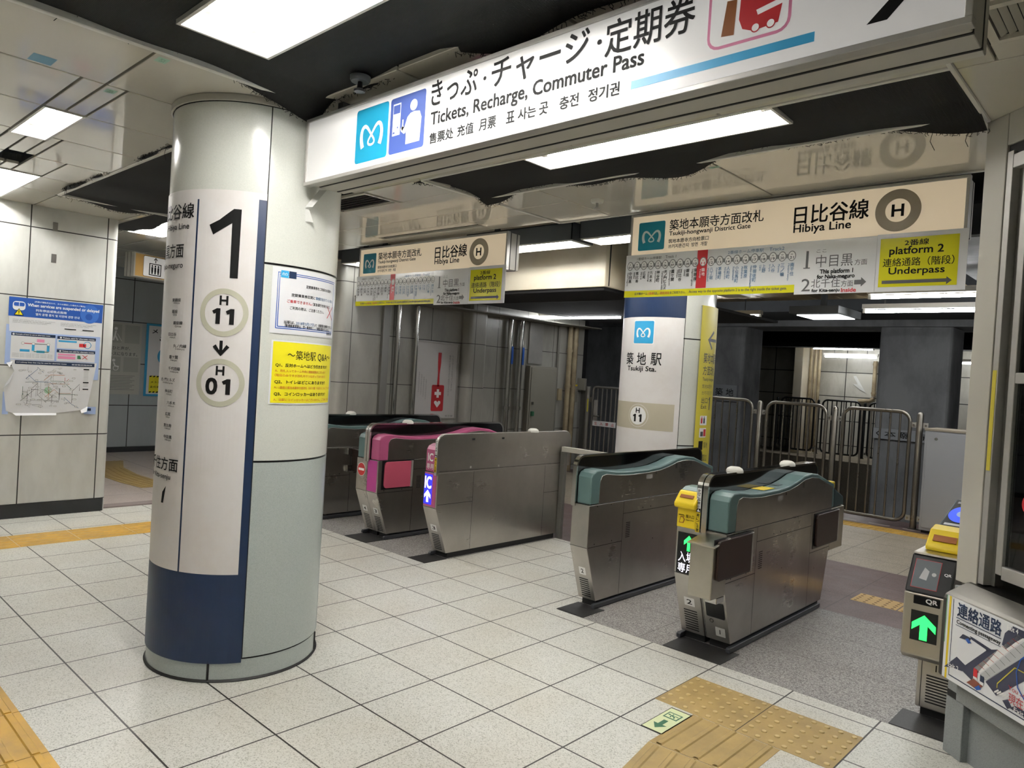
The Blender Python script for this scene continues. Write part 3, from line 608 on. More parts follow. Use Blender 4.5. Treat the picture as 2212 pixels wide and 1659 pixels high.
# ---------------------------------------------------------------- hanging signs
def sign_box(t, x0, x1, y0, y1, z0, z1, face, grooves=True):
    MB().box((x0+.012, y0+.010, z0+.008), (x1-.012, y1, z1-.006), 'aluw').build('housing', t, bevel=.003)
    b = MB(); w = .016
    for a, c in (((x0, z0), (x1, z0+w)), ((x0, z1-w), (x1, z1)), ((x0, z0+w), (x0+w, z1-w)), ((x1-w, z0+w), (x1, z1-w))): b.box((a[0], y0, a[1]), (c[0], y0+.035, c[1]), 'alu')
    b.build('frame', t, bevel=.002)
    b = MB()
    for q in (.33, .78): b.box((x0+.03, y0+(y1-y0)*q-.004, z0+.0055), (x1-.01, y0+(y1-y0)*q+.004, z0+.009), 'seam'); b.box((x1-.0125, y0+(y1-y0)*q-.004, z0+.008), (x1-.0105, y0+(y1-y0)*q+.004, z1-.008), 'seam')
    b.build('joint', t)
    MB().box((x0+w-.002, y0+.006, z0+w-.002), (x1-w+.002, y0+.012, z1-w+.002), face).build('face_panel', t)
SY = -.15
t = thing('overhead_sign', 'largest white overhead sign for tickets, recharge and commuter pass with black lettering', 'sign', (1.25, SY, 2.262))
sign_box(t, -.06, 2.565, SY, .06, 2.262, 2.562, 'signw')
for x in (.1, 1.2, 2.3): MB().box((x-.02, -.08, 2.56), (x+.02, -.04, H+.3), 'hous').build('hanger', t)
g = G(plane((0, SY+.006, 0), (1, 0, 0), (0, 0, 1), (0, -1, 0)), .0006)
g.metro(.331, 2.302, .549, 2.524, 'teal', 1)
g.rrect(.562, 2.304, .777, 2.524, .012, 'blue2', 1)
g.rect(.58, 2.375, .628, 2.50, 'white', 2).rect(.583, 2.46, .625, 2.494, 'blue2', 3).rect(.584, 2.383, .596, 2.39, 'blue2', 3).disc(.613, 2.405, .004, 'blue2', 3)
g.disc(.707, 2.475, .0215, 'white', 2).poly([(.668, 2.33), (.752, 2.33), (.757, 2.42), (.745, 2.445), (.715, 2.45), (.69, 2.447), (.672, 2.435), (.655, 2.395), (.648, 2.408), (.64, 2.40), (.632, 2.395), (.636, 2.385), (.655, 2.372), (.663, 2.376), (.667, 2.39)], 'white', 2)
g.poly([(.641, 2.40), (.641, 2.43), (.648, 2.43), (.648, 2.40), (.655, 2.40), (.6445, 2.385), (.634, 2.40)], 'white', 2)
g.text('きっぷ', .808, 2.446, 1.055, 2.540, 'ink', .014).text('・', 1.085, 2.480, 1.100, 2.494, 'ink', .01).text('チャージ', 1.125, 2.440, 1.545, 2.540, 'ink', .014).text('・', 1.575, 2.474, 1.592, 2.490, 'ink', .01).text('定期券', 1.605, 2.428, 1.905, 2.535, 'ink', .014)
g.text('Tickets, Recharge, Commuter Pass', .812, 2.360, 1.748, 2.424, 'ink', .022)
g.text('售票处', .811, 2.305, .945, 2.346, 'ink', .02).text('充值', .965, 2.305, 1.050, 2.346, 'ink', .02).text('月票', 1.077, 2.305, 1.160, 2.346, 'ink', .02)
g.text('표', 1.208, 2.307, 1.247, 2.346, 'ink', .02).text('사는', 1.262, 2.306, 1.342, 2.346, 'ink', .02).text('곳', 1.355, 2.306, 1.393, 2.346, 'ink', .02).text('충전', 1.440, 2.306, 1.516, 2.346, 'ink', .02).text('정기권', 1.553, 2.306, 1.668, 2.346, 'ink', .02)
g.rect(1.708, 2.312, 2.233, 2.336, 'cyan', 1)
def rr_ring(g, x0, y0, x1, y1, r, w, m, inner, L): g.rrect(x0, y0, x1, y1, r, m, L).rrect(x0+w, y0+w, x1-w, y1-w, r-w, inner, L+1)
rr_ring(g, 1.945, 2.357, 2.172, 2.545, .035, .008, 'pinkl', 'signw', 1)
g.poly([(1.986, 2.388), (2.022, 2.384), (2.026, 2.475), (1.998, 2.478)], 'brown', 3)
g.poly([(2.075, 2.380), (2.140, 2.385), (2.148, 2.430), (2.085, 2.418), (2.080, 2.432), (2.15, 2.445), (2.15, 2.50), (2.06, 2.505), (2.036, 2.47), (2.034, 2.42), (2.045, 2.393)], 'red', 3)
for x in (2.081, 2.121): g.disc(x, 2.387, .0125, 'red', 4).disc(x, 2.387, .0095, 'signw', 5)
g.poly([(2.351, 2.318), (2.395, 2.318), (2.475, 2.40), (2.475, 2.47), (2.45, 2.47), (2.42, 2.385)], 'ink', 1).rect(2.28, 2.445, 2.475, 2.472, 'ink', 1)
g.build('lettering', t)
def gate_sign(dx):
    t = thing('overhead_sign', 'x', 'sign', (1.07, 2.3, 2.298))
    sign_box(t, .06, 2.08, 2.3, 2.46, 2.298, 2.608, 'signb')
    g = G(plane((0, 2.306, 0), (1, 0, 0), (0, 0, 1), (0, -1, 0)), .0006)
    g.metro(.126, 2.358, .331, 2.549, 'tealg', 1)
    g.text('築地本願寺方面改札', .365, 2.477, 1.010, 2.549, 'ink', .012).text('Tsukiji-hongwanji District Gate', .364, 2.435, .930, 2.472, 'ink', .02).text('筑地本愿寺方向检票口', .363, 2.393, .654, 2.421, 'ink', .016).text('쓰키지혼간지', .364, 2.359, .515, 2.386, 'ink', .016).text('방면', .535, 2.359, .58, 2.386, 'ink', .016).text('개찰', .60, 2.359, .647, 2.386, 'ink', .016)
    g.text('日比谷線', 1.195, 2.436, 1.607, 2.545, 'ink', .018).text('Hibiya Line', 1.196, 2.375, 1.518, 2.436, 'ink', .022)
    g.disc(1.752, 2.463, .113, 'taupe', 1, 56).disc(1.752, 2.463, .062, 'signb', 2, 56).text('H', 1.721, 2.430, 1.783, 2.496, 'ink', .035, 3)
    g.build('lettering', t); return t
s1 = gate_sign(0)
s1['label'] = 'beige overhead sign with taupe ring H above the right-hand gates'
LD = (-3.195, 0, 0)
s2 = copy_tree(s1, LD, 'beige overhead sign with taupe ring H further left, above the pink gate')
NAMES = [('中目黒', 'Naka-meguro'), ('恵比寿', 'Ebisu'), ('広尾', 'Hiro-o'), ('六本木', 'Roppongi'), ('神谷町', 'Kamiyacho'), ('虎ノ門ヒルズ', 'Toranomon Hills'), ('霞ケ関', 'Kasumigaseki'), ('日比谷', 'Hibiya'), ('銀座', 'Ginza'), ('東銀座', 'Higashi-ginza'), ('築地', 'Tsukiji'), ('八丁堀', 'Hatchobori'), ('茅場町', 'Kayabacho'), ('人形町', 'Ningyocho'), ('小伝馬町', 'Kodemmacho'), ('秋葉原', 'Akihabara'), ('仲御徒町', 'Naka-okachimachi'), ('上野', 'Ueno'), ('入谷', 'Iriya'), ('三ノ輪', 'Minowa'), ('南千住', 'Minami-senju')]
def sheet(name, x0, z0, x1, z1, y, m, tilt=0.):
    b = MB(); b.box((x0, y, z0), (x1, y+.0025, z1), m); return b
def placards(first):
    out = []
    fr = lambda y: plane((0, y, 0), (1, 0, 0), (0, 0, 1), (0, -1, 0))
    y = 2.295
    t = sheet('p', .045, 2.040, 1.228, 2.330, y, 'lam').build('line_map_placard')
    g = G(fr(y), .0005, base=.0005); g.rect(.045, 2.040, 1.228, 2.085, 'lamy', 1)
    zc = 2.254; xs = [.082+k*(.633-.082)/10 if k <= 10 else .633+(k-10)*(1.203-.633)/10 for k in range(21)]
    g.rect(.082, zc-.012, 1.215, zc+.012, 'grey', 1).rect(.590, 2.087, .662, 2.329, 'red', 2)
    for k, (jp, en) in enumerate(NAMES):
        x = xs[k]; g.disc(x, zc, .024, 'grey', 3, 28, .03).disc(x, zc, .019, 'white', 4, 28, .025)
        m = 'red' if k == 10 else 'inkg'; g.text('H', x-.005, zc+.005, x+.005, zc+.014, m, .03, 5).text('%02d' % (k+1), x-.012, zc-.017, x+.012, zc-.001, m, .03, 5)
        hh = .0265 if len(jp) < 5 else .0215; m = 'white' if k == 10 else ('ink' if k < 10 else 'inkb')
        g.vtext(jp, x-.008, 2.216, .026, hh, m, .012, 5); g.text(en, x-.023, 2.21-.0083*len(en), x-.010, 2.21, m, .01, 5, rot=True)
    g.text('1番線ホーム停車駅', .135, 2.291, .325, 2.311, 'inkg', .0, 3).text('Track 1', .355, 2.293, .435, 2.312, 'inkg', .0, 3).text('2番線ホーム停車駅', .80, 2.290, 1.03, 2.312, 'inkb', .0, 3).text('Track2', 1.065, 2.292, 1.155, 2.312, 'inkb', .0, 3)
    g.text('反対側ホーム', .13, 2.054, .232, 2.073, 'inkg', .015, 3).text('2番線', .236, 2.054, .285, 2.073, 'orange', .015, 3).text('は、', .289, 2.054, .318, 2.073, 'inkg', .015, 3).text('連絡通路', .33, 2.054, .402, 2.073, 'orange', .015, 3).text('をご利用下さい。', .406, 2.054, .52, 2.073, 'inkg', .015, 3).text('Access way to the opposite platform 2 is to the right inside the ticket gate.', .545, 2.053, 1.185, 2.075, 'inkg', .02, 3)
    g.build('line_map_print', t); out.append(t)
    y = 2.292
    t = sheet('p', 1.229, 2.027, 1.664, 2.332, y, 'lam').build('platform_placard')
    g = G(fr(y), .0005, base=.0005)
    g.text('1', 1.27, 2.178, 1.318, 2.275, 'inkg', .0, 2).rect(1.275, 2.174, 1.313, 2.1795, 'inkg', 2).text('ここ', 1.345, 2.262, 1.40, 2.278, 'inkg', .0, 2).text('中目黒', 1.345, 2.178, 1.545, 2.248, 'inkg', .0, 2).text('方面', 1.555, 2.180, 1.62, 2.212, 'inkg', .0, 2)
    g.text('This platform 1', 1.37, 2.133, 1.55, 2.166, 'ink', .04, 2).text('for Naka-meguro', 1.355, 2.105, 1.56, 2.136, 'ink', .04, 2)
    g.text('2', 1.27, 2.044, 1.32, 2.115, 'inkg', .0, 2).text('北千住', 1.325, 2.062, 1.485, 2.112, 'inkg', .0, 2).text('方面', 1.49, 2.063, 1.555, 2.098, 'inkg', .0, 2).text('for Kita-senju', 1.33, 2.032, 1.485, 2.056, 'ink', .04, 2).text('Inside', 1.492, 2.033, 1.572, 2.056, 'red', .04, 2)
    g.poly([(1.56, 2.073), (1.595, 2.073), (1.595, 2.060), (1.622, 2.086), (1.595, 2.112), (1.595, 2.098), (1.56, 2.098)], 'inkg', 2)
    g.build('platform_print', t); out.append(t)
    y = 2.294
    t = sheet('p', 1.664, 2.028, 2.090, 2.337, y, 'lam').build('underpass_placard')
    g = G(fr(y), .0005, base=.0005); g.rect(1.682, 2.053, 2.052, 2.312, 'lamy', 1)
    g.text('2番線', 1.80, 2.268, 1.915, 2.300, 'ink', .01, 2).text('platform 2', 1.728, 2.212, 1.985, 2.266, 'ink', .022, 2).text('連絡通路（階段）', 1.70, 2.160, 2.035, 2.206, 'ink', .006, 2).text('Underpass', 1.73, 2.108, 1.995, 2.156, 'ink', .02, 2)
    g.poly([(1.70, 2.070), (2.005, 2.070), (2.005, 2.058), (2.03, 2.078), (2.005, 2.098), (2.005, 2.088), (1.70, 2.088)], 'inkg', 2)
    g.build('underpass_print', t); out.append(t)
    return out
PL = placards(1)
for o, a, c in zip(PL, ('laminated line map placard under the right-hand beige gate sign', 'white placard with platforms 1 and 2 under the right-hand beige gate sign', 'yellow underpass placard under the right-hand beige gate sign'), ('laminated line map placard under the left-hand beige gate sign', 'white placard with platforms 1 and 2 under the left-hand beige gate sign', 'yellow underpass placard under the left-hand beige gate sign')):
    tag(o, a, 'placard'); copy_tree(o, LD, c)
# amber lift sign in the passage
t = thing('overhead_sign', 'amber lift pictogram sign hanging in the passage left of the near pillar', 'sign', (-5.7, 1.1, 2.28))
fx = plane((-5.64, 1.09, 0), (-.32, .947, 0), (0, 0, 1), (.947, .32, 0))
U = Vector((-.32, .947, 0)); N = Vector((.947, .32, 0)); o0 = Vector((-5.64, 1.09, 2.285))
MB().obox(o0, U*1.2, -N*.16, (0, 0, .27), 'aluw').build('housing', t, bevel=.004)
b = MB(); 
for q in (.35, .7): b.obox(o0-N*(.16*q)-U*.0015, U*.003, -N*.004, (0, 0, .27), 'seam')
b.build('joint', t); MB().tube([o0+U*.5-N*.08+Vector((0, 0, .27)), o0+U*.5-N*.08+Vector((0, 0, .42))], .02, 'alu').build('hanger', t)
g = G(fx, .0008, base=.001); g.rect(.012, 2.297, 1.19, 2.543, 'signo', 1).rrect(.11, 2.305, .62, 2.535, .02, 'inkg', 2).rrect(.114, 2.309, .616, 2.531, .018, 'signw', 3)
g.rect(.185, 2.325, .345, 2.46, 'ink', 4).rect(.197, 2.335, .333, 2.45, 'signw', 5)
for x in (.225, .265, .305): g.disc(x, 2.432, .011, 'ink', 6).rect(x-.012, 2.365, x+.012, 2.419, 'ink', 6).rect(x-.009, 2.342, x+.009, 2.366, 'ink', 6)
g.stroke([(.245, 2.498), (.268, 2.525), (.291, 2.498)], .01, 'ink', 4).rect(.263, 2.467, .273, 2.52, 'ink', 4).rect(.42, 2.315, .58, 2.525, 'red', 4)
g.build('pictogram', t)
# ---------------------------------------------------------------- ticket gates
BODY = [(1.915, .045), (1.79, .40), (1.79, .672), (3.36, .672), (3.36, .40), (3.26, .045)]
WAVE = [(1.795, .845), (1.812, .872), (1.85, .888), (1.92, .890), (2.06, .872), (2.2, .864), (2.45, .866), (2.6, .876), (2.72, .897), (2.84, .926), (2.96, .934), (3.08, .922), (3.24, .876), (3.39, .836), (3.40, .672)]
SIDE = [(1.885, .675), (1.887, .82), (1.905, .852), (1.95, .862), (2.06, .850), (2.2, .842), (2.45, .844), (2.6, .853), (2.72, .873), (2.84, .901), (2.96, .909), (3.08, .897), (3.24, .852), (3.35, .822), (3.35, .675)]
def shieldprof(y0=1.775, y1=3.40, z0=.655, z1=.975, r=.075, n=7):
    P = [(y0, z0)]+[(y0+r-r*math.cos(math.pi/2*k/n), z1-r+r*math.sin(math.pi/2*k/n)) for k in range(n+1)]
    P += [(y1-r+r*math.sin(math.pi/2*k/n), z1-r+r*math.cos(math.pi/2*k/n)) for k in range(n+1)]+[(y1, z0)]
    return P
def band(b, outer, inner, x0, x1, m):
    k = len(outer)
    for j in range(k-1):
        o0, o1, i0, i1 = outer[j], outer[j+1], inner[j], inner[j+1]
        for x in (x0, x1): b.poly([(x, *o0), (x, *o1), (x, *i1), (x, *i0)], m)
        b.poly([(x0, *o0), (x1, *o0), (x1, *o1), (x0, *o1)], m); b.poly([(x0, *i0), (x1, *i0), (x1, *i1), (x0, *i1)], m)
    return b
VF = (0, -.332, .943); NF = (0, -.943, -.332)
def unit(t, xo, xi, capm, num, upper=None, shield='acr', grille=True):
    s = 1 if xo > xi else -1; xl, xr = min(xo, xi), max(xo, xi); sh = xi+s*.030
    b = MB(); b.prism([(1.945, 0), (1.945, .048), (3.24, .048), (3.24, 0)], 0, xl+.012, xr-.012, 'dark'); b.build('plinth', t)
    b = MB(); b.prism([(1.885, .004), (1.885, .026), (1.895, .032), (3.22, .032), (3.22, .004)], 0, xo-s*.012, xo+s*.014, 'rub'); b.build('guard_rail', t, bevel=.004)
    MB().prism(BODY, 0, xl, xr, 'steel').build('body', t, bevel=.004)
    b = MB()   # panel joints
    e = xo+s*.0006
    def ln(y0, z0, y1, z1, w=.0035):
        if abs(y1-y0) > abs(z1-z0): b.poly([(e, y0, z0-w/2), (e, y1, z1-w/2), (e, y1, z1+w/2), (e, y0, z0+w/2)], 'seam')
        else: b.poly([(e, y0-w/2, z0), (e, y0+w/2, z0), (e, y1+w/2, z1), (e, y1-w/2, z1)], 'seam')
    ln(1.80, .672, 3.35, .672); ln(2.17, .05, 2.17, .672); ln(1.80, .402, 2.17, .402); ln(2.17, .585, 3.0, .585); ln(3.0, .05, 3.0, .672); ln(3.0, .402, 3.355, .402)
    for k in range(9): b.poly([(e, 2.21, .42+.012*k), (e, 2.26, .42+.012*k), (e, 2.26, .425+.012*k), (e, 2.21, .425+.012*k)], 'seam')
    for y, z in ((1.87, .655), (2.02, .655), (1.86, .415), (2.05, .415), (2.4, .60), (2.5, .60), (2.55, .37)): b.poly([(e, y, z), (e, y+.008, z), (e, y+.008, z+.008), (e, y, z+.008)], 'seam')
    for z in (.402, .672): b.poly([(xl, 1.7893, z-.0015), (xr, 1.7893, z-.0015), (xr, 1.7893, z+.0015), (xl, 1.7893, z+.0015)], 'seam')
    b.build('panel_joint', t)
    if shield == 'acr':
        so = shieldprof(); si = shieldprof(1.787, 3.388, .655, .963, .066)
        MB().prism(shieldprof(1.78, 3.395, .655, .970, .072), 0, min(xi, sh)+.002, max(xi, sh)-.002, 'acr').build('shield', t)
        band(MB(), so, si, min(xi, sh), max(xi, sh), 'chrome').build('shield_rim', t)
    else:
        MB().prism(shieldprof(), 0, min(xi, sh), max(xi, sh), shield).build('shield', t, bevel=.005)
    a, c = (sh, xo) if s > 0 else (xo, sh)
    prof = [(1.795, .674)]+WAVE
    MB().prism(prof, 0, min(sh, xo), max(sh, xo)-.0, capm).build('cap', t, bevel=.008)
    b = MB(); b.prism(SIDE, 0, xo-s*.02, xo+s*.0025, 'steel'); b.build('side_panel', t, bevel=.0015)
    b = MB(); e = xo+s*.0032
    b.poly([(e, 2.42, .80), (e, 2.50, .80), (e, 2.50, .83), (e, 2.42, .83)], 'alu')
    for k in range(5): b.poly([(e, 2.80, .855+.007*k), (e, 2.83, .855+.007*k), (e, 2.83, .858+.007*k), (e, 2.80, .858+.007*k)], 'seam')
    b.poly([(e, 2.54, .826), (e, 2.552, .826), (e, 2.552, .842), (e, 2.54, .842)], 'seam'); b.build('sensor_window', t)
    x0 = xl+.035; x1 = xr-.03
    if grille:
        g = G(plane((0, 1.915, .045), (1, 0, 0), VF, NF), .0008)
        for k in range(9): g.rrect(x0, .02+.0155*k, x1, .0275+.0155*k, .003, 'seam', 1)
        g.rrect(x0+.010, .178, x1-.010, .232, .003, 'white', 1).text(num, x0+.026, .190, x1-.026, .220, 'ink', .012, 2)
        g.build('front_grille', t)
    if upper: MB().box((xl+.006, 1.7885, .408), (xr-.012, 1.792, .668), upper).build('front_panel', t)
    return s
def dome(t, x, y, z=.972):
    MB().lathe((x, y), [(.050, z-.003), (.050, z+.008), (.043, z+.020), (.028, z+.029), (.0001, z+.032)], 'dome', 20).build('sensor_dome', t, smooth=True)
def warn_strip(t, x0, x1, y, z0, z1, m='ybin'):
    g = G(plane((0, y, 0), (1, 0, 0), (0, 0, 1), (0, -1, 0)), .0006, base=.001); h = z1-z0
    g.rect(x0, z0, x1, z1, 'white', 1).rect(x0, z0, x1, z0+h*.45, m, 2).rect(x0, z0+h*.45, x1, z0+h*.54, 'ink', 2)
    g.poly([(x0+.002, z0+h*.465), (x1-.002, z0+h*.465), ((x0+x1)/2, z0+h*.53)], 'white', 3)
    w = x1-x0; g.vtext('かけこみ禁止', x0+.002, z1-.006, w-.004, h*.42/6, 'ink', .02, 3); g.vtext('扉にご注意', x0+.002, z0+h*.43, w-.004, h*.42/5, 'ink', .02, 3)
    return g.build('warning_strip', t)
def flap(t, xo, s, y0, y1, m, z0=.44, z1=.662):
    MB().box((xo-.002*s, y0-.02, z0-.012), (xo+.003*s, y1+.04, z1+.008), 'blk').build('flap_pocket', t)
    MB().prism([(y0+.026, z0), (y0+.008, z0+.008), (y0, z0+.026), (y0, z1-.026), (y0+.008, z1-.008), (y0+.026, z1), (y1, z1), (y1, z0)], 0, xo+s*.0035, xo+s*.018, m).build('flap', t, bevel=.004)
    MB().box((xo, y1+.004, z0-.004), (xo+s*.016, y1+.026, z1+.002), 'alu').build('hinge', t, bevel=.003)
# -- gate with the yellow ticket slot (numbers 2 and 1)
t = thing('ticket_gate', 'steel double ticket gate with yellow ticket slot and green arrow, nearest in the middle aisle', 'ticket gate', (1.0075, 2.6, 0))
unit(t, .855, 1.0045, 'cap', '2'); unit(t, 1.160, 1.0105, 'cap', '1', grille=False)
b = MB(); b.prism([(.862, .665), (.862, .775), (.978, .775), (.978, .665)], 1, 1.772, 1.80, 'ybin'); b.build('slot_board', t, bevel=.004)
b = MB(); b.prism([(1.745, .775), (1.742, .805), (1.80, .868), (1.90, .882), (1.90, .775)], 0, .850, .984, 'ybin'); b.build('ticket_slot', t, bevel=.012, seg=3)
g = G(plane((0, 1.771, 0), (1, 0, 0), (0, 0, 1), (0, -1, 0)), .0006); g.stroke([(.872, .735), (.905, .735), (.905, .725)], .004, 'ink', 1).text('投入口', .918, .722, .968, .742, 'ink', .01, 1).text('Insert ticket', .918, .708, .968, .716, 'ink', .01, 1)
g.poly([(.875, .690), (.885, .728), (.900, .728), (.912, .712), (.905, .690)], 'brown', 1).poly([(.880, .694), (.888, .723), (.898, .723), (.906, .710), (.900, .694)], 'ybin', 2); g.build('slot_print', t)
b = MB(); a = math.atan2(.063, .058); b.obox((.876, 1.764, .833), (.082, 0, 0), (0, .014, .0152), (0, -.002, .002), 'brown'); b.build('slot_mouth', t)
MB().box((.868, 1.786, .405), (.985, 1.7895, .635), 'led_off').build('display', t); D0 = bpy.data.objects['display']
g = G(plane((0, 1.7855, 0), (1, 0, 0), (0, 0, 1), (0, -1, 0)), .0005)
g.poly([(.929, .535), (.947, .535), (.947, .585), (.968, .567), (.968, .59), (.938, .622), (.908, .59), (.908, .567), (.929, .585)], 'led_g', 1)
g.text('入場', .878, .470, .975, .528, 'led_w', .0, 1).text('専用', .878, .412, .975, .464, 'led_w', .0, 1); g.build('display_text', D0)
warn_strip(t, .978, 1.0025, 1.7745, .655, .90)
b = MB(); b.box((1.035, 1.625, .345), (1.172, 1.785, .622), 'steelf'); b.build('flap_box', t, bevel=.005)
b = MB(); b.obox((1.02, 1.615, .622), (.165, 0, 0), (0, .175, .03), (0, -.001, .008), 'steelf'); b.build('flap_box_lid', t, bevel=.002)
flap(t, 1.168, 1, 1.655, 2.055, 'flap', .44, .655)
b = MB(); b.box((1.10, 1.70, .31), (1.168, 1.785, .343), 'chrome'); b.build('box_bracket', t, bevel=.003)
b = MB(); b.box((1.035, 3.36, .37), (1.16, 3.62, .665), 'steelf'); b.build('rear_flap_box', t, bevel=.006)
flap(t, 1.160, 1, 3.06, 3.46, 'flap', .435, .652)
b = MB(); b.prism([(3.42, .668), (3.42, .80), (3.60, .735), (3.62, .668)], 0, 1.035, 1.155, 'capd'); b.build('rear_reader', t, bevel=.01)
b = MB(); b.box((1.04, 3.385, .80), (1.15, 3.43, .85), 'ybin'); b.build('rear_slot', t, bevel=.008)
g = G(plane((0, 1.915, .045), (1, 0, 0), VF, NF), .0009)
g.rect(1.017, .0, 1.0195, .37, 'seam', 1).rrect(1.035, .150, 1.145, .250, .008, 'blk', 3).rrect(1.047, .175, 1.133, .238, .006, 'led_off', 4).disc(1.062, .125, .012, 'chrome', 2).disc(1.062, .125, .009, 'steelf', 3).rrect(1.080, .035, 1.138, .092, .002, 'white', 2).text('1', 1.102, .05, 1.112, .078, 'ink', .01, 3).rect(1.032, .27, 1.148, .2715, 'seam', 2)
g.build('coin_panel', t)
b = MB()
for x0 in (1.045,): b.obox((x0, 2.3, .8675), (.08, 0, 0), (0, .16, .001), (0, 0, .001), 'ybin')
b.build('top_sticker', t); b = MB(); b.obox((1.05, 2.55, .8745), (.06, 0, 0), (0, .09, .004), (0, 0, .001), 'capd'); b.build('top_window', t)
for y in (2.15, 2.92): dome(t, 1.0075, y)
# -- single gate left of it (number 2)
t = thing('ticket_gate', 'single steel ticket gate with teal cap just left of the yellow slot gate', 'ticket gate', (.165, 2.6, 0))
unit(t, .235, .098, 'cap', '2')
# -- IC only gate
t = thing('ticket_gate', 'plain steel flank gate with pink IC front and blue arrow display', 'ticket gate', (-1.28, 2.6, 0))
unit(t, -1.358, -1.205, 'pink', '3', 'pink', 'steel')
b = MB(); b.prism(BODY, 0, -1.2055, -1.2025, 'steel'); b.build('flank', t, bevel=.001)
b = MB(); e = -1.2015
for y in (2.17, 3.05): b.poly([(e, y-.0015, .05), (e, y+.0015, .05), (e, y+.0015, .672), (e, y-.0015, .672)], 'seam')
for y0, y1, z in ((1.8, 3.36, .685), (1.8, 2.17, .43), (3.05, 3.34, .43)): b.poly([(e, y0, z-.0015), (e, y1, z-.0015), (e, y1, z+.0015), (e, y0, z+.0015)], 'seam')
for y, z in ((2.13, .705), (2.45, .700)): b.poly([(e, y+.010*math.cos(k*.7), z+.010*math.sin(k*.7)) for k in range(9)], 'dome')
for y in (2.13, 2.47): b.poly([(e, y, .92), (e, y+.03, .92), (e, y+.03, .935), (e, y, .935)], 'seam')
b.build('flank_joint', t)
MB().box((-1.348, 1.785, .425), (-1.262, 1.7885, .655), 'led_b').build('display', t); D0 = [c for c in t.children if c.name.startswith('display')][0]
g = G(plane((0, 1.7845, 0), (1, 0, 0), (0, 0, 1), (0, -1, 0)), .0005); g.text('IC', -1.343, .545, -1.267, .64, 'led_w', .03, 1)
g.poly([(-1.317, .44), (-1.293, .44), (-1.293, .495), (-1.269, .47), (-1.269, .497), (-1.305, .535), (-1.341, .497), (-1.341, .47), (-1.317, .495)], 'led_w', 1); g.build('display_text', D0)
g = G(plane((0, 1.7945, 0), (1, 0, 0), (0, 0, 1), (0, -1, 0)), .0006, base=.0008); g.text('IC', -1.335, .755, -1.272, .818, 'white', .03, 1).text('専用', -1.343, .695, -1.265, .738, 'white', .005, 1); g.build('front_print', t)
warn_strip(t, -1.232, -1.208, 1.7745, .68, .93)
dome(t, -1.22, 2.88)
# -- pink and teal double gate
t = thing('ticket_gate', 'double ticket gate with pink flap and red no entry disc beside the near pillar', 'ticket gate', (-2.105, 2.6, 0))
unit(t, -1.955, -2.102, 'pink', '3', 'pinkp'); unit(t, -2.255, -2.108, 'cap', '4')
flap(t, -1.955, 1, 1.85, 2.13, 'flapp')
g = G(plane((0, 1.7895, 0), (1, 0, 0), (0, 0, 1), (0, -1, 0)), .0006); g.disc(-2.185, .575, .058, 'white', 1).disc(-2.185, .575, .053, 'red', 2).rect(-2.225, .565, -2.145, .585, 'white', 3); g.build('no_entry_disc', t)
dome(t, -2.105, 2.2)
# -- leftmost gate behind the pillar
t = thing('ticket_gate', 'leftmost ticket gate, mostly hidden by the near pillar, brown flap open', 'ticket gate', (-3.05, 2.6, 0))
unit(t, -2.90, -3.047, 'cap', '4'); unit(t, -3.20, -3.053, 'cap', '5')
b = MB(); b.obox((-2.895, 2.18, .44), (.20, -.05, 0), (.006, .02, 0), (0, 0, .222), 'flap'); b.build('flap', t, bevel=.01)
b = MB(); b.box((-2.9, 2.12, .60), (-2.87, 2.17, .67), 'chrome').box((-2.9, 2.12, .435), (-2.87, 2.17, .50), 'chrome'); b.build('hinge', t, bevel=.004)
for y in (2.25,): dome(t, -3.05, y)
# -- card reader gate by the counter
t = thing('ticket_gate', 'narrow gate with code reader, green arrow and blue card pad beside the counter', 'ticket gate', (2.15, 2.5, 0))
MB().box((2.10, 1.94, 0), (2.235, 3.2, .045), 'dark').build('plinth', t)
MB().box((2.085, 1.90, .045), (2.245, 3.3, .74), 'steel').build('body', t, bevel=.006)
b = MB(); b.prism([(1.725, .315), (1.70, .34), (1.70, .612), (1.90, .612), (1.90, .315)], 0, 2.058, 2.235, 'steelf'); b.build('reader_box', t, bevel=.006)
b = MB(); b.prism([(1.697, .612), (1.80, .765), (1.93, .765), (1.93, .612)], 0, 2.058, 2.238, 'blk'); b.build('reader_head', t, bevel=.008)
b = MB(); b.prism([(1.795, .766), (1.80, .775), (1.99, .775), (1.99, .766)], 0, 2.062, 2.236, 'steelf'); b.build('head_lid', t, bevel=.002)
vs = Vector((0, .103, .153)).normalized(); ns = Vector((0, -.153, .103)).normalized()
g = G(plane((0, 1.697, .612), (1, 0, 0), vs, ns), .0008, base=.001)
g.rect(2.078, .025, 2.182, .162, 'red', 1).rect(2.08, .027, 2.18, .160, mat('reader glass', '6d7378', .15), 2).poly([(2.105, .07), (2.135, .065), (2.14, .11), (2.12, .125)], 'grey2', 3).disc(2.16, .098, .009, 'grey2', 3)
g.text('QR', 2.198, .10, 2.226, .115, 'white', .03, 2); g.build('scanner_window', t)
g = G(plane((0, 1.6985, 0), (1, 0, 0), (0, 0, 1), (0, -1, 0)), .0006)
g.rrect(2.098, .565, 2.202, .602, .003, 'ink', 1).text('QR', 2.146, .572, 2.192, .596, 'white', .035, 2)
g.rect(2.092, .405, 2.198, .537, 'led_off', 1); g.build('front_print', t)
g = G(plane((0, 1.6975, 0), (1, 0, 0), (0, 0, 1), (0, -1, 0)), .0005, base=.001)
g.poly([(2.130, .412), (2.160, .412), (2.160, .478), (2.192, .450), (2.192, .482), (2.145, .522), (2.098, .482), (2.098, .450), (2.130, .478)], 'led_g', 1); g.build('arrow_display', t)
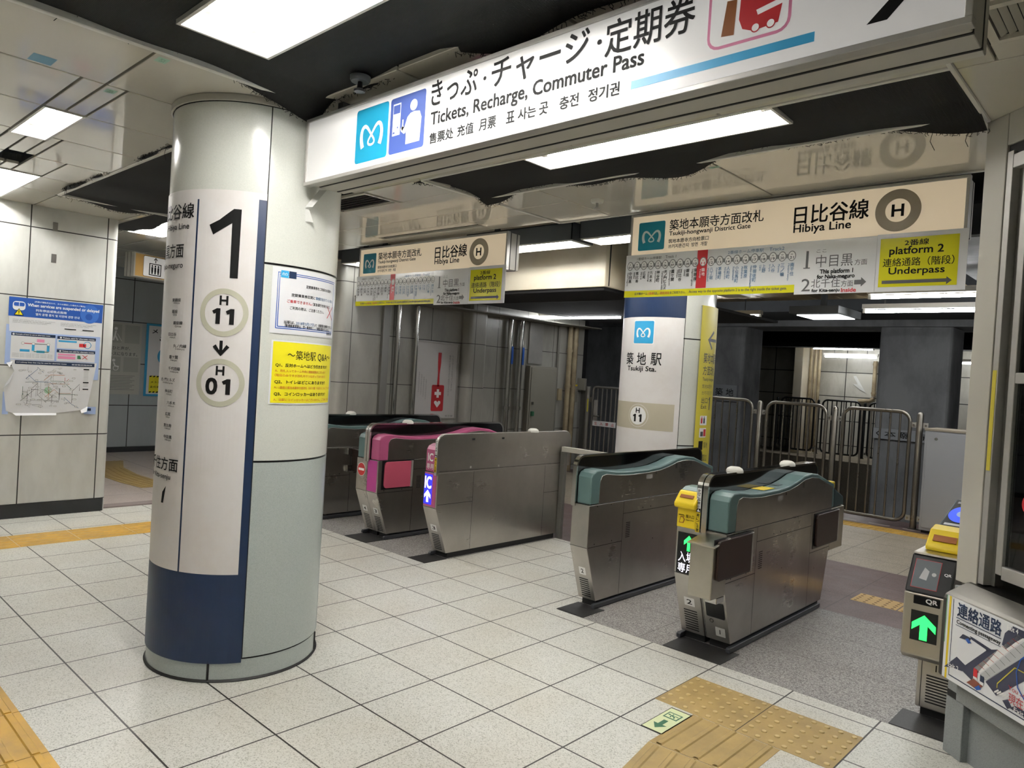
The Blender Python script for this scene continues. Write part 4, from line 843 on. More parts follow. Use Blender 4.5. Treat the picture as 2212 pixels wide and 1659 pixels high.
b = MB(); b.prism([(1.885, .775), (1.89, .80), (1.96, .865), (2.04, .88), (2.04, .775)], 0, 2.085, 2.232, 'ybin'); b.build('ticket_slot', t, bevel=.01, seg=3)
b = MB(); b.obox((2.11, 1.905, .819), (.095, 0, 0), (0, .026, .0242), (0, -.002, .002), 'brown'); b.build('slot_mouth', t)
b = MB(); b.prism([(2.02, .74), (2.02, .862), (2.40, .965), (2.62, .95), (3.25, .83), (3.25, .74)], 0, 2.095, 2.235, 'capd'); b.build('cap', t, bevel=.008)
vc = Vector((0, .38, .103)).normalized(); nc = Vector((0, -.103, .38)).normalized()
g = G(plane((0, 2.02, .862), (1, 0, 0), vc, nc), .001, base=.0012); g.rrect(2.105, .02, 2.225, .385, .01, 'blk', 1).rect(2.115, .05, 2.215, .075, 'grey2', 2).disc(2.165, .20, .058, 'led_c', 2, 40, .105).disc(2.165, .20, .025, 'bluel', 3, 30, .04).rect(2.115, .335, 2.215, .36, 'grey2', 2); g.build('card_pad', t)
g = G(plane((0, 1.899, 0), (1, 0, 0), (0, 0, 1), (0, -1, 0)), .0006)
g.rect(2.103, .05, 2.106, .31, 'seam', 1).rect(2.14, .215, 2.185, .265, 'steelf', 1).text('1', 2.158, .225, 2.168, .255, 'ink', .01, 2)
for k in range(10): g.rrect(2.125, .075+.0135*k, 2.215, .0815+.0135*k, .003, 'seam', 1)
g.build('front_grille', t)
so = shieldprof(1.93, 3.3, .74, 1.0, .05); MB().prism(so, 0, 2.238, 2.258, 'acr').build('shield', t)
warn_strip(t, 2.236, 2.26, 1.926, .74, .96)
# ---------------------------------------------------------------- rail between the gates
t = thing('handrail', 'low steel handrail closing the gap between the pink gate and the teal gate', 'rail', (-.55, 3.27, 0))
MB().box((-1.19, 3.25, .79), (.09, 3.29, .835), 'aluw').build('top_rail', t, bevel=.003)
for x in (-1.17, .05): MB().box((x-.03, 3.25, 0), (x+.02, 3.29, .79), 'alud').build('post', t, bevel=.003)
# ---------------------------------------------------------------- lamps
def lamp(label, x0, y0, x1, y1, tubes, z=H, group=None, hous=False, tm='tubel', deep=1.):
    t = thing('ceiling_lamp', label, 'lamp', ((x0+x1)/2, (y0+y1)/2, z-.004), group)
    b = MB(); w = .012
    for a, c in (((x0, y0), (x1, y0+w)), ((x0, y1-w), (x1, y1)), ((x0, y0+w), (x0+w, y1-w)), ((x1-w, y0+w), (x1, y1-w))): b.box((*a, z-.006), (*c, z+.012), 'trim')
    b.build('frame', t)
    b = MB(); d = .125*deep if not hous else .09; i = w; yi = .03 if y1-y0 < .3 else .045
    A = [(x0+i, y0+i, z), (x1-i, y0+i, z), (x1-i, y1-i, z), (x0+i, y1-i, z)]; B_ = [(x0+i+.05, y0+i+yi, z+d), (x1-i-.05, y0+i+yi, z+d), (x1-i-.05, y1-i-yi, z+d), (x0+i+.05, y1-i-yi, z+d)]
    for k in range(4): b.poly([A[k], A[(k+1) % 4], B_[(k+1) % 4], B_[k]], 'refl')
    b.poly(B_, 'refl'); b.build('reflector', t)
    if hous:
        b = MB(); a0, a1, c0, c1 = x0-.01, x1+.01, y0-.01, y1+.01
        for p, q in (((a0, c0), (a1, c0+.008)), ((a0, c1-.008), (a1, c1)), ((a0, c0), (a0+.008, c1)), ((a1-.008, c0), (a1, c1))): b.box((*p, z+.004), (*q, z+.15), 'hous')
        b.box((a0, c0, z+.142), (a1, c1, z+.15), 'hous'); b.build('housing', t)
    for k in range(tubes):
        y = y0+(y1-y0)*((k+.5)/tubes if tubes > 1 else .5); zz = z+(.062*deep if not hous else .03)
        MB().tube([(x0+.085, y, zz), (x1-.085, y, zz)], .0155, tm, 12).build('tube', t)
        b = MB()
        for xe, sg in ((x0+.06, 1), (x1-.06, -1)): b.box((xe-.012, y-.012, zz-.012), (xe+.012, y+.012, z+d), 'lampe'); b.tube([(xe+.012*sg, y, zz), (xe+.03*sg, y, zz)], .0165, 'lampe', 12)
        b.build('socket', t)
    return t
lamp('wide twin-tube ceiling lamp in the netting above the near pillar', .262, -.868, 1.52, -.515, 2)
lamp('single-tube ceiling lamp in the netting below the big white sign', .243, .958, 1.62, 1.205, 1, deep=.68)
lamp('short ceiling lamp in the cream panels left of the near pillar', -1.875, -.905, -1.20, -.72, 1)
lamp('bright ceiling lamp at the left picture edge near the left wall', -4.17, -.74, -2.93, -.477, 1)
lamp('twin-tube ceiling lamp over the passage mouth beside the near pillar', -4.75, .68, -3.50, 1.035, 2)
lamp('small distant ceiling lamp in the passage above the amber lift sign', -6.6, 1.95, -5.35, 2.2, 1)
for k, (x0, x1, s) in enumerate(((-2.09, -.845, 'hanging strip lamp in front of the cream duct, left of the gap'), (-.745, .50, 'hanging strip lamp in front of the cream duct, right of the gap'), (-4.15, -3.30, 'hanging strip lamp at the far left end of the cream duct'), (.60, 1.85, 'unseen hanging strip lamp added behind the right beige sign'))):  # the last lamp is out of sight, added for its light
    t = lamp(s, x0, 2.775, x1, 3.05, 1, 2.595, 'strip lamps before the duct', True, 'tubef' if x0 < -4 else 'tubem')
    for x in (x0+.25, x1-.25): MB().box((x-.02, 2.89, 2.74), (x+.02, 2.93, 3.15), 'hous').build('hanger', t)
for x0, y0, s in ((1.7, -2.75, 'unseen ceiling lamp added behind the viewer, right'), (-.9, -2.75, 'unseen ceiling lamp added behind the viewer, middle'), (-3.2, -2.75, 'unseen ceiling lamp added behind the viewer, left'), (3.0, -.9, 'unseen ceiling lamp added over the viewer on the counter side')):  # unseen lamps, added to light the hall
    lamp(s, x0, y0, x0+1.25, y0+.3, 2)
def batten(label, x0, x1, y, z, cat='lamp', tm='tubef', drop=.5):
    t = thing('strip_lamp', label, cat, ((x0+x1)/2, y, z))
    MB().tube([(x0, y, z), (x1, y, z)], .017, tm, 12).build('tube', t)
    b = MB().box((x0-.04, y-.035, z+.03), (x1+.04, y+.035, z+.085), 'lampe')
    for x in (x0-.02, x1+.02): b.box((x-.015, y-.015, z-.018), (x+.015, y+.015, z+.03), 'lampe')
    b.build('batten', t)
    for x in (x0+.2, x1-.2): MB().tube([(x, y, z+.08), (x, y, z+drop)], .008, 'hous', 6).build('hanger', t)
    return t
batten('nearer of two platform strip lamps under the yellow underpass placard', .57, 1.80, 5.84, 2.45)
batten('further of two platform strip lamps, lower in the picture', .115, 1.60, 7.15, 2.45)
batten('platform strip lamp seen between the yellow board and the dark sign box', -2.6, -1.33, 7.45, 2.43)
batten('platform strip lamp at the left side of the second pillar', -4.6, -2.75, 6.3, 2.32)
batten('strip lamp on the opposite platform seen through the fence', -3.5, -2.36, 16.0, 2.34)
batten('strip lamp on the opposite platform, right of the concrete column', -.95, .3, 16.0, 2.28)
batten('lamp on the opposite platform close under its ceiling', -3.6, -2.3, 15.5, 2.5, drop=.12)
batten('unseen platform strip lamp added beyond the booth, nearer row', 2.1, 3.4, 5.84, 2.45); batten('unseen platform strip lamp added beyond the booth, further row', 1.95, 3.25, 7.15, 2.45)  # lamps added out of view for bright reflections in the steel gates
batten('unseen platform strip lamp added far right, nearer row', 3.8, 5.1, 5.84, 2.45); batten('unseen aisle strip lamp added behind the booth', 3.2, 4.5, 4.4, 2.5)  # two more added lamps, out of view, to brighten the gate flanks
struct(MB().box((6.0, .2, 0), (6.1, 7.6, 3.2), 'wallb').build('wall_platform'))  # unseen wall, added as a surface for the gate flanks to reflect
t = thing('platform_box', 'dark grey hanging box with lit underside over the platform', 'lamp box', (-.37, 6.85, 2.38))
MB().box((-.66, 6.8, 2.40), (-.08, 7.6, 2.49), 'hous').build('housing', t, bevel=.006); MB().box((-.62, 6.95, 2.392), (-.12, 7.5, 2.399), mat('lit diffuser', 'f0f4f6', .4, emit=3.0)).build('diffuser', t)
MB().box((-.4, 7.1, 2.49), (-.34, 7.16, 3.15), 'hous').build('hanger', t)
# wooden-look slats above the platform
b = MB()
for k in range(14): b.box((-3.0+.3*k, 5.4, 2.66), (-2.715+.3*k, 7.6, 2.68), mat('cream slat ceiling', 'b09c78', .5))
struct(b.build('ceiling_platform'))
struct(MB().box((1.3, 4.4, 2.70), (6, 7.6, 2.72), 'conc').box((-4.2, 4.4, 2.95), (6, 5.4, 2.97), 'void').build('ceiling_platform_near'))
# ---------------------------------------------------------------- black netting over the missing panels
NETHOLES = [(.262, -.868, 1.52, -.515), (.243, .958, 1.62, 1.205), (1.7, -2.75, 2.95, -2.45), (-4.75, .68, -3.5, 1.035)]
def netting(label, x0, y0, x1, y1, nx, ny, sag, rag, seed, edges, z=H+.03, parts=True):
    rnd = random.Random(seed); b = MB(); im = b.mi('net'); ph = [rnd.uniform(0, 6.28) for _ in range(6)]
    P = []
    for j in range(ny+1):
        for i in range(nx+1):
            u, v = i/nx, j/ny; x = x0+(x1-x0)*u; y = y0+(y1-y0)*v
            zz = z-sag*math.sin(math.pi*u)*math.sin(math.pi*v)*(.6+.4*math.sin(5*u*(x1-x0)+ph[0])*math.cos(3*v+ph[1]))
            for (side, depth) in edges:
                d = {'l': u*(x1-x0), 'r': (1-u)*(x1-x0), 'b': v*(y1-y0), 't': (1-v)*(y1-y0)}[side]
                along = y if side in 'lr' else x
                wv = max(0, .55+.6*math.sin(along*4.1+ph[2])+.35*math.sin(along*9.3+ph[3]))
                if d < .16: 
                    kf = (1-d/.16)**1.4; zz -= depth*wv*kf
                    o = rag*wv*kf
                    if side == 'l': x -= o
                    elif side == 'r': x += o
                    elif side == 'b': y -= o
                    else: y += o
            P.append((x, y, zz))
    b.v = P
    for j in range(ny):
        for i in range(nx):
            cx, cy = x0+(x1-x0)*(i+.5)/nx, y0+(y1-y0)*(j+.5)/ny
            if any(h[0]-.004 < cx < h[2]+.004 and h[1]-.004 < cy < h[3]+.004 for h in NETHOLES): continue
            b.f.append((j*(nx+1)+i, j*(nx+1)+i+1, (j+1)*(nx+1)+i+1, (j+1)*(nx+1)+i)); b.m.append(im)
    o = b.build('ceiling_net', smooth=True); tag(o, label, 'netting')
    fb = MB()   # frayed yarn along the drooping edges
    for (side, depth) in edges:
        idx = {'l': [j*(nx+1) for j in range(ny+1)], 'r': [j*(nx+1)+nx for j in range(ny+1)], 'b': list(range(nx+1)), 't': [ny*(nx+1)+i for i in range(nx+1)]}[side]
        for q in idx:
            p = P[q]
            for _ in range(2):
                l = rnd.uniform(.004, .014) if rnd.random() < .992 else rnd.uniform(.03, .08)
                x, y = p[0]+rnd.uniform(-.012, .012), p[1]+rnd.uniform(-.012, .012)
                fb.tube([(x, y, p[2]+.004), (x+rnd.uniform(-.01, .01), y+rnd.uniform(-.01, .01), p[2]-l*.5), (x+rnd.uniform(-.015, .015), y+rnd.uniform(-.015, .015), p[2]-l)], .0012, 'yarn', 4, cap=False)
    if fb.v:
        fo = fb.build('frayed_edge', o); fo['kind'] = 'stuff'
    return o
def netq(label, *a): return netting(label, *a)
netq('large black net sagging over the open ceiling round the wide twin-tube lamp', -.045, -3.9, 2.27, -.13, 116, 190, .045, .035, 3, [('l', .030), ('t', .045)], H+.018)
netq('black net over the ceiling gap behind the big white sign', -.60, .98, 2.27, 1.50, 142, 44, .02, .075, 5, [('t', .034), ('l', .02)], H+.014)
netq('black net in the ceiling gap left of the near pillar', -3.52, -.22, -1.3, .95, 100, 54, .05, .05, 9, [('l', .03), ('b', .022)], H+.016)
netq('black net end drooping beside the lamp over the passage mouth', -4.5, .50, -3.5, .69, 40, 20, .01, .03, 11, [('l', .02), ('t', .02)], H-.002)
# ---------------------------------------------------------------- small things on the ceiling
def sprinkler(label, x, y, m='dome', m2='alu'):
    t = thing('sprinkler', label, 'sprinkler', (x, y, H-.07))
    MB().lathe((x, y), [(.0001, H-.022), (.036, H-.022), (.042, H-.012), (.042, H), (.0001, H)], m, 16).build('collar', t, smooth=True)
    MB().lathe((x, y), [(.0001, H-.062), (.022, H-.062), (.024, H-.054), (.012, H-.048), (.010, H-.022)], m2, 12).build('head', t, smooth=True)
sprinkler('sprinkler head on the cream ceiling between the two beige signs', .06, 1.9); sprinkler('dark sprinkler head just above the left part of the big white sign', .42, -.2, 'hous', 'blk')
for x, y, m, s, a, bb in ((-.55, -1.073, 'tapeb', 'blue tape patch on the cream ceiling at upper left', .05, .042), (-.125, -.765, 'tapeg', 'green tape label by the net edge at upper left', .03, .022), (-.695, -.77, 'tapeg', 'green tape label at the ceiling joint crossing, upper left', .03, .022), (2.19, 1.64, 'tapeg', 'green tape label on the ceiling above the right beige sign', .045, .02), (1.03, 1.63, 'tapeg', 'green tape label near the net edge above the station mark of the right beige sign', .03, .016)):
    g = G(plane((x, y, H), (1, 0, 0), (0, -1, 0), (0, 0, -1)), .0006); g.rect(-a, -bb, a, bb, m, 1)
    if m == 'tapeg': g.text('もどす', -a*.6, -bb*.5, a*.6, bb*.5, 'green', .0, 2)
    tag(g.build('tape_label'), s, 'tape')
# grilles
def grille(name, label, x0, y0, x1, y1, n, along, frame, slat, back='void'):
    t = thing(name, label, 'ventilation grille', ((x0+x1)/2, (y0+y1)/2, H-.005))
    b = MB(); w = .025
    for a, c in (((x0, y0), (x1, y0+w)), ((x0, y1-w), (x1, y1)), ((x0, y0+w), (x0+w, y1-w)), ((x1-w, y0+w), (x1, y1-w))): b.box((*a, H-.006), (*c, H+.01), frame)
    b.build('frame', t); MB().box((x0, y0, H+.06), (x1, y1, H+.065), back).build('backing', t)
    for k in range(n):
        if along == 'x': y = y0+w+(y1-y0-2*w)*(k+.5)/n; b = MB().obox((x0+w, y-.009, H+.002), (x1-x0-2*w, 0, 0), (0, .018, .012), (0, 0, .002), slat)
        else: x = x0+w+(x1-x0-2*w)*(k+.5)/n; b = MB().obox((x-.009, y0+w, H+.002), (0, y1-y0-2*w, 0), (.018, 0, .012), (0, 0, .002), slat)
        b.build('slat', t)
grille('vent_grille', 'long dark slatted vent in the glossy ceiling beside the near pillar', -1.9, .98, -1.215, 1.29, 6, 'x', 'ceil', 'alu')
grille('vent_grille', 'square cream louvre vent in the soffit at the upper right corner', 2.41, .57, 2.66, .85, 8, 'y', 'ceilr', 'ceilr')
# ---------------------------------------------------------------- left wall posters and tape
def pw(x): return plane((x, 0, 0), (0, 1, 0), (0, 0, 1), (1, 0, 0))
rnd = random.Random(4)
b = MB(); Yp = [(-.362, 1.848), (.347, 1.852), (.343, 1.62), (.332, 1.47), (.322, 1.44), (.300, 1.27), (.25, .93), (.33, .93), (.328, .874), (.24, .872), (.20, .905), (.02, .875), (-.36, .885), (-.375, .90), (-.345, 1.10), (-.31, 1.165), (-.35, 1.30), (-.36, 1.31)]
g = G(pw(-4.196), .0008)
for q in ((-.372, .874, -.33, 1.06), (.235, .875, .33, .94), (.285, 1.18, .335, 1.52), (-.372, 1.29, -.31, 1.62)): g.rect(*q, 'bluel', 0)
g.poly([(-.362, 1.848), (.347, 1.852), (.343, 1.50), (.310, 1.27), (.262, .945), (.205, .91), (.02, .885), (-.30, .885), (-.345, .90), (-.37, 1.10), (-.30, 1.235), (-.33, 1.30), (-.352, 1.6)], 'paper', 1)
g.poly([(-.362, 1.69), (.343, 1.69), (.347, 1.852), (-.362, 1.848)], 'blue', 2)
g.disc(.24, 1.76, .075, mat('mid blue print', '3a6cc0', .4), 3, 30, .082).disc(.235, 1.735, .028, 'blue', 4)
g.text('[列車が運転見合わせ、または遅延した場合のご案内]', -.18, 1.815, .20, 1.83, 'white', .015, 5).text('When services are suspended or delayed', -.23, 1.772, .315, 1.806, 'white', .03, 5).text('列车停运或晚点指南', -.17, 1.742, .06, 1.763, 'white', .02, 5).text('열차 운행 중지 및 지연에 관한 안내', -.17, 1.709, .16, 1.73, 'white', .02, 5)
g.rrect(-.335, 1.742, -.245, 1.815, .025, 'white', 4).rrect(-.328, 1.775, -.252, 1.806, .01, 'blue', 5).rect(-.292, 1.775, -.288, 1.806, 'white', 6).poly([(-.325, 1.70), (-.255, 1.70), (-.29, 1.757)], 'ink', 6).poly([(-.318, 1.704), (-.262, 1.704), (-.29, 1.75)], 'yellow', 7).rect(-.293, 1.718, -.287, 1.738, 'ink', 8).rect(-.293, 1.708, -.287, 1.714, 'ink', 8)
for k, (x0, x1) in enumerate(((-.33, -.02), (.02, .30))):
    for q in range(3): g.text('Check the website for service status updates.', x0, 1.66-.012*q, x1-.03*q, 1.667-.012*q, 'inkg', .02 if q == 1 else 0, 3)
for x0 in (.05, .19): g.rect(x0, 1.61, x0+.09, 1.618, 'ink', 3)
g.rect(-.35, 1.33, .335, 1.565, 'bluel', 2).rect(-.335, 1.335, -.015, 1.555, 'paper', 3).rect(-.335, 1.53, -.015, 1.555, 'navy', 4).rect(.0, 1.445, .30, 1.55, 'paper', 3).rect(.0, 1.525, .30, 1.55, 'navy', 4).rect(.0, 1.335, .30, 1.435, 'paper', 3).rect(.0, 1.41, .30, 1.435, 'navy', 4)
for y, z, s in ((-.325, 1.536, 'Example of how to use an alternate route'), (.02, 1.531, 'Tickets valid for alternate routes'), (.02, 1.416, 'Tickets not valid for alternate routes')): g.text(s, y+.02, z, y+.27, z+.012, 'white', .03, 5).disc(y+.006, z+.006, .008, 'white', 5)
g.stroke([(-.25, 1.47), (-.18, 1.47)], .006, 'red', 4).stroke([(-.17, 1.47), (-.06, 1.47)], .006, 'grey', 4).rect(-.185, 1.41, -.165, 1.465, 'cyan', 4).rect(-.075, 1.41, -.055, 1.465, 'cyan', 4).stroke([(-.17, 1.405), (-.06, 1.405)], .006, 'green', 4).rect(-.15, 1.485, -.095, 1.51, 'pinkl', 4).rect(-.27, 1.40, -.20, 1.42, 'cyan', 4).rect(-.15, 1.395, -.09, 1.415, 'cyan', 4)
for y in (-.25, -.175, -.065): g.disc(y, 1.47, .012, 'grey', 4).disc(y, 1.47, .010, 'white', 5)
for q in range(3): g.text('When you need to use other lines', -.325, 1.378-.012*q, -.03, 1.385-.012*q, 'inkg', 0, 4)
g.rect(.01, 1.50, .15, 1.515, 'cyan', 4).rect(.17, 1.465, .225, 1.495, 'red', 4).ring(.235, 1.485, .026, .031, 'cyan', 4).rect(.01, 1.385, .145, 1.40, 'pinkl', 4).rect(.01, 1.355, .145, 1.378, 'pinkl', 4).poly([(.16, 1.36), (.19, 1.36), (.182, 1.39), (.16, 1.39)], 'green', 4).stroke([(.20, 1.36), (.24, 1.395)], .005, 'red', 4).stroke([(.20, 1.395), (.24, 1.36)], .005, 'red', 4)
g.rect(-.30, 1.295, .30, 1.325, 'navy', 3).text('and subway lines that may be used for alternate routes', -.29, 1.303, .08, 1.316, 'white', .02, 4).text('振替輸送路線図', .12, 1.303, .28, 1.314, 'white', .01, 4)
cols = ['inkg', 'grey', 'red', 'grey2', 'orange', 'inkb', 'grey', 'green']
for k in range(26):
    z = rnd.uniform(.95, 1.27); y = rnd.uniform(-.27, .1); pts = [(y, z)]
    for _ in range(rnd.randint(2, 4)):
        dd = rnd.choice([(1, 0), (.7, .7), (.7, -.7), (0, 1), (0, -1), (1, 0)]); l = rnd.uniform(.03, .11); y = min(max(y+dd[0]*l, -.29), .19); z = min(max(z+dd[1]*l, .93), 1.275)
        if (y, z) != pts[-1]: pts.append((y, z))
    if len(pts) > 1: g.stroke(pts, .0028, rnd.choice(cols), 3)
for k in range(60): y, z = rnd.uniform(-.26, .18), rnd.uniform(.94, 1.27); w = rnd.uniform(.008, .018); g.rrect(y-w, z-.005, y+w, z+.005, .004, 'inkg', 4).rrect(y-w+.0015, z-.0035, y+w-.0015, z+.0035, .003, 'white', 5)
g.disc(-.05, 1.08, .03, mat('pale green print', 'a9cfae', .5), 3, 8)
for z in (1.265, 1.15, 1.09): g.rect(.215, z, .26, z+.01, 'ink', 3)
for k in range(11): g.rect(.218, 1.25-.013*k, .255, 1.2535-.013*k, 'grey2', 3)
g.rect(.235, .905, .262, .928, 'cyan', 3).rect(.262, .905, .29, .928, 'navy', 3)
po = g.build('poster'); tag(po, 'torn white and blue service disruption poster with a rail map on the left wall', 'poster')
b = MB(); b.poly([(-4.19, -.375, 1.09), (-4.186, -.30, 1.235), (-4.165, -.335, 1.14)], 'paper').poly([(-4.19, -.30, .885), (-4.19, .02, .885), (-4.17, .015, .868), (-4.17, -.28, .865)], 'paper').poly([(-4.19, .205, .91), (-4.19, .262, .945), (-4.165, .25, .90), (-4.17, .21, .885)], 'paper').poly([(-4.19, -.36, 1.30), (-4.19, -.315, 1.315), (-4.17, -.34, 1.265)], 'paper')
b.build('curled_edge', po)
for z, s in ((2.475, 'grey tape square high on the left wall, upper of two'), (2.205, 'grey tape square on the left wall, lower of two')): tag(MB().box((-4.2, -.075, z-.035), (-4.198, -.038, z+.04), 'alud').build('tape_square'), s, 'tape')
# passage posters
g = G(pw(-8.19), .002); g.rect(1.60, .83, 2.13, 1.85, mat('pale grey notice paper', 'b9bab2', .6), 1)
for (y0, z0, y1, z1) in ((1.66, 1.56, 1.86, 1.82), (1.90, 1.56, 2.1, 1.82), (1.66, 1.15, 1.86, 1.36), (1.90, 1.15, 2.1, 1.36)): g.rect(y0, z0, y1, z1, mat('grey notice picture', 'a8a9a2', .6), 2)
g.disc(1.78, 1.76, .022, 'white', 3).stroke([(1.78, 1.73), (1.77, 1.66), (1.75, 1.59)], .022, 'white', 3).stroke([(1.775, 1.66), (1.81, 1.59)], .018, 'white', 3).stroke([(1.80, 1.69), (1.86, 1.585)], .006, 'white', 3)
g.ring(1.80, 1.20, .028, .036, 'white', 3).disc(1.77, 1.31, .02, 'white', 3).stroke([(1.77, 1.28), (1.79, 1.23), (1.84, 1.22)], .018, 'white', 3)
g.text('このひと声が、', 1.64, 1.46, 1.98, 1.51, 'inkg', .01, 3).text('ピースになります。', 1.66, 1.38, 2.08, 1.43, 'inkg', .01, 3)
for k in range(10): g.rect(1.66, 1.09-.022*k, 2.06-.03*(k % 3), 1.096-.022*k, 'grey', 3)
tag(g.build('poster'), 'faded grey courtesy poster on the far passage wall', 'poster')
g = G(pw(-8.19), .002); g.rect(2.19, .81, 2.9, 1.87, 'cyan', 1).rect(2.225, .84, 2.865, 1.84, 'paper', 2).text('メトポの', 2.27, 1.73, 2.66, 1.80, 'ink', .02, 3).text('ご案内', 2.38, 1.62, 2.70, 1.70, 'ink', .02, 3).disc(2.50, 1.40, .14, 'cyan', 3).disc(2.50, 1.40, .10, 'white', 4).text('P', 2.46, 1.33, 2.55, 1.48, 'ink', .03, 5).poly([(2.44, 1.28), (2.56, 1.28), (2.50, 1.20)], 'cyan', 3)
g.rect(2.26, .86, 2.82, 1.11, 'yellow', 3)
for k in range(11): g.poly([(2.26+.05*k, 1.09), (2.285+.05*k, 1.09), (2.30+.05*k, 1.11), (2.275+.05*k, 1.11)], 'ink', 4).poly([(2.26+.05*k, .86), (2.285+.05*k, .86), (2.30+.05*k, .88), (2.275+.05*k, .88)], 'ink', 4)
g.text('メトポへのご登録', 2.28, 1.0, 2.70, 1.035, 'ink', .01, 5).text('まだお済みでない方', 2.28, .93, 2.70, .965, 'ink', .01, 5)
tag(g.build('poster'), 'light blue framed poster with a round P on the far passage wall', 'poster')
# ---------------------------------------------------------------- back wall beyond the gates
t = thing('framed_poster', 'framed poster of a red help mark tag on the back wall', 'poster', (-4.18, 4.32, .82))
b = MB(); w = .018
for a, c in (((3.955, .82), (4.685, .82+w)), ((3.955, 1.82-w), (4.685, 1.82)), ((3.955, .82), (3.955+w, 1.82)), ((4.685-w, .82), (4.685, 1.82))): b.box((-4.2, a[0], a[1]), (-4.175, c[0], c[1]), 'alu')
b.build('frame', t, bevel=.003)
g = G(pw(-4.195), .002); g.rect(3.96, .825, 4.68, 1.815, mat('grey white poster paper', 'c9c6c4', .4), 1)
g.poly([(4.33, 1.68), (4.385, 1.68), (4.385, 1.55), (4.37, 1.40), (4.375, 1.24), (4.335, 1.24), (4.34, 1.40), (4.33, 1.55)], 'red', 2).rrect(4.25, .92, 4.46, 1.26, .02, 'red', 2).poly([(4.335, 1.095), (4.375, 1.095), (4.375, 1.13), (4.41, 1.13), (4.41, 1.17), (4.375, 1.17), (4.375, 1.205), (4.335, 1.205), (4.335, 1.17), (4.30, 1.17), (4.30, 1.13), (4.335, 1.13)], 'white', 3)
g.poly([(4.355, .965), (4.30, 1.025), (4.305, 1.05), (4.335, 1.055), (4.355, 1.035), (4.375, 1.055), (4.405, 1.05), (4.41, 1.025)], 'white', 3)
for k, s in enumerate(('ヘルプマークを知っていますか', '援助が必要な方のためのマークです')): g.vtext(s, 4.57-.05*k, 1.66, .032, .034, 'grey', .0, 2)
for k in range(4): g.vtext('外見からはわからない', 4.02+.04*k, 1.42-.03*k, .022, .026, 'grey', .0, 2)
g.text('東京都', 4.5, .845, 4.64, .87, 'grey', .0, 2); g.build('print', t)
def vpipe(label, x, y, z0, z1, r, m, name='pipe', group=None, bands=()):
    b = MB().tube([(x, y, z0), (x, y, z1)], r, m, 14)
    for z in bands: b.tube([(x, y, z), (x, y, z+.05)], r*1.25, m, 14)
    return tag(b.build(name, smooth=True), label, 'pipe', group)
vpipe('polished conduit on the back wall, left of the framed poster, first of two', -4.15, 3.62, 0, 2.24, .032, 'chrome', bands=(1.9,))
vpipe('polished conduit on the back wall right beside the framed poster', -4.15, 3.91, 0, 2.24, .032, 'chrome', bands=(1.9,))
MBx = MB().box((-4.2, 3.40, 0), (-4.15, 3.50, 2.24), 'alud').build('cable_duct', bevel=.004); tag(MBx, 'flat grey cable duct on the back wall left of the conduits', 'duct')
vpipe('polished conduit with blue band beyond the pilaster, left of two', -4.13, 5.60, 0, 2.24, .04, 'chrome', bands=(.95,)); vpipe('polished conduit with blue band beyond the pilaster, right of two', -4.13, 5.83, 0, 2.24, .04, 'chrome', bands=(.95,))
vpipe('thin dark conduit on the far side of the pilaster', -4.16, 5.10, 0, 2.24, .018, 'pipeg'); vpipe('thin conduit right of the beige wall cabinet', -4.16, 6.72, 0, 2.24, .018, 'pipeg')
vpipe('rusty cream pipe near the end of the back wall, left of two', -4.12, 6.95, 0, 2.26, .04, 'pipe', bands=(1.85, 1.3)); vpipe('rusty cream pipe near the end of the back wall, right of two', -4.12, 7.08, 0, 2.26, .042, 'pipe', bands=(1.95,))
for y, s in ((5.62, 'left'), (5.85, 'right')): tag(MB().box((-4.092, y-.02, 1.60), (-4.088, y+.02, 1.85), 'blue').build('pipe_label'), 'blue label on the %s polished conduit beyond the pilaster' % s, 'label')
t = thing('wall_cabinet', 'tall beige steel cabinet door on the back wall', 'cabinet', (-4.15, 6.36, .05))
MB().box((-4.2, 6.05, .05), (-4.12, 6.67, 1.60), 'cab').build('body', t, bevel=.004); MB().box((-4.122, 6.08, .08), (-4.108, 6.64, 1.575), 'cab').build('door', t, bevel=.003)
MB().box((-4.108, 6.10, 1.03), (-4.09, 6.14, 1.07), 'chrome').build('latch', t); MB().lathe((-4.098, 6.13), [(.0001, .86), (.03, .865), (.03, .93), (.0001, .935)], 'green', 10).build('green_tag', t)
tag(MB().box((-4.2, 6.06, 1.63), (-4.17, 6.36, 2.24), 'alu').build('cover_plate', bevel=.003), 'bare aluminium cover plate above the beige wall cabinet', 'panel')
tag(MB().box((-4.2, 6.75, 1.10), (-4.13, 6.84, 1.28), 'pipe').build('junction_box', bevel=.004), 'small grimy junction box by the rusty pipes', 'box')
t = thing('intercom', 'beige intercom panel with yellow label at the end of the back wall', 'intercom', (-4.17, 7.2, 1.08)); MB().box((-4.2, 7.12, 1.08), (-4.17, 7.28, 1.38), 'cab').build('body', t, bevel=.004); MB().box((-4.171, 7.15, 1.33), (-4.167, 7.26, 1.355), 'ybin').build('label_plate', t); MB().box((-4.171, 7.15, 1.19), (-4.166, 7.175, 1.30), 'blk').build('handset_slot', t)
tag(MB().box((-4.2, 7.29, 1.27), (-4.05, 7.338, 1.46), 'cab').build('key_box', bevel=.004), 'small beige key box on the corner of the back wall', 'box')
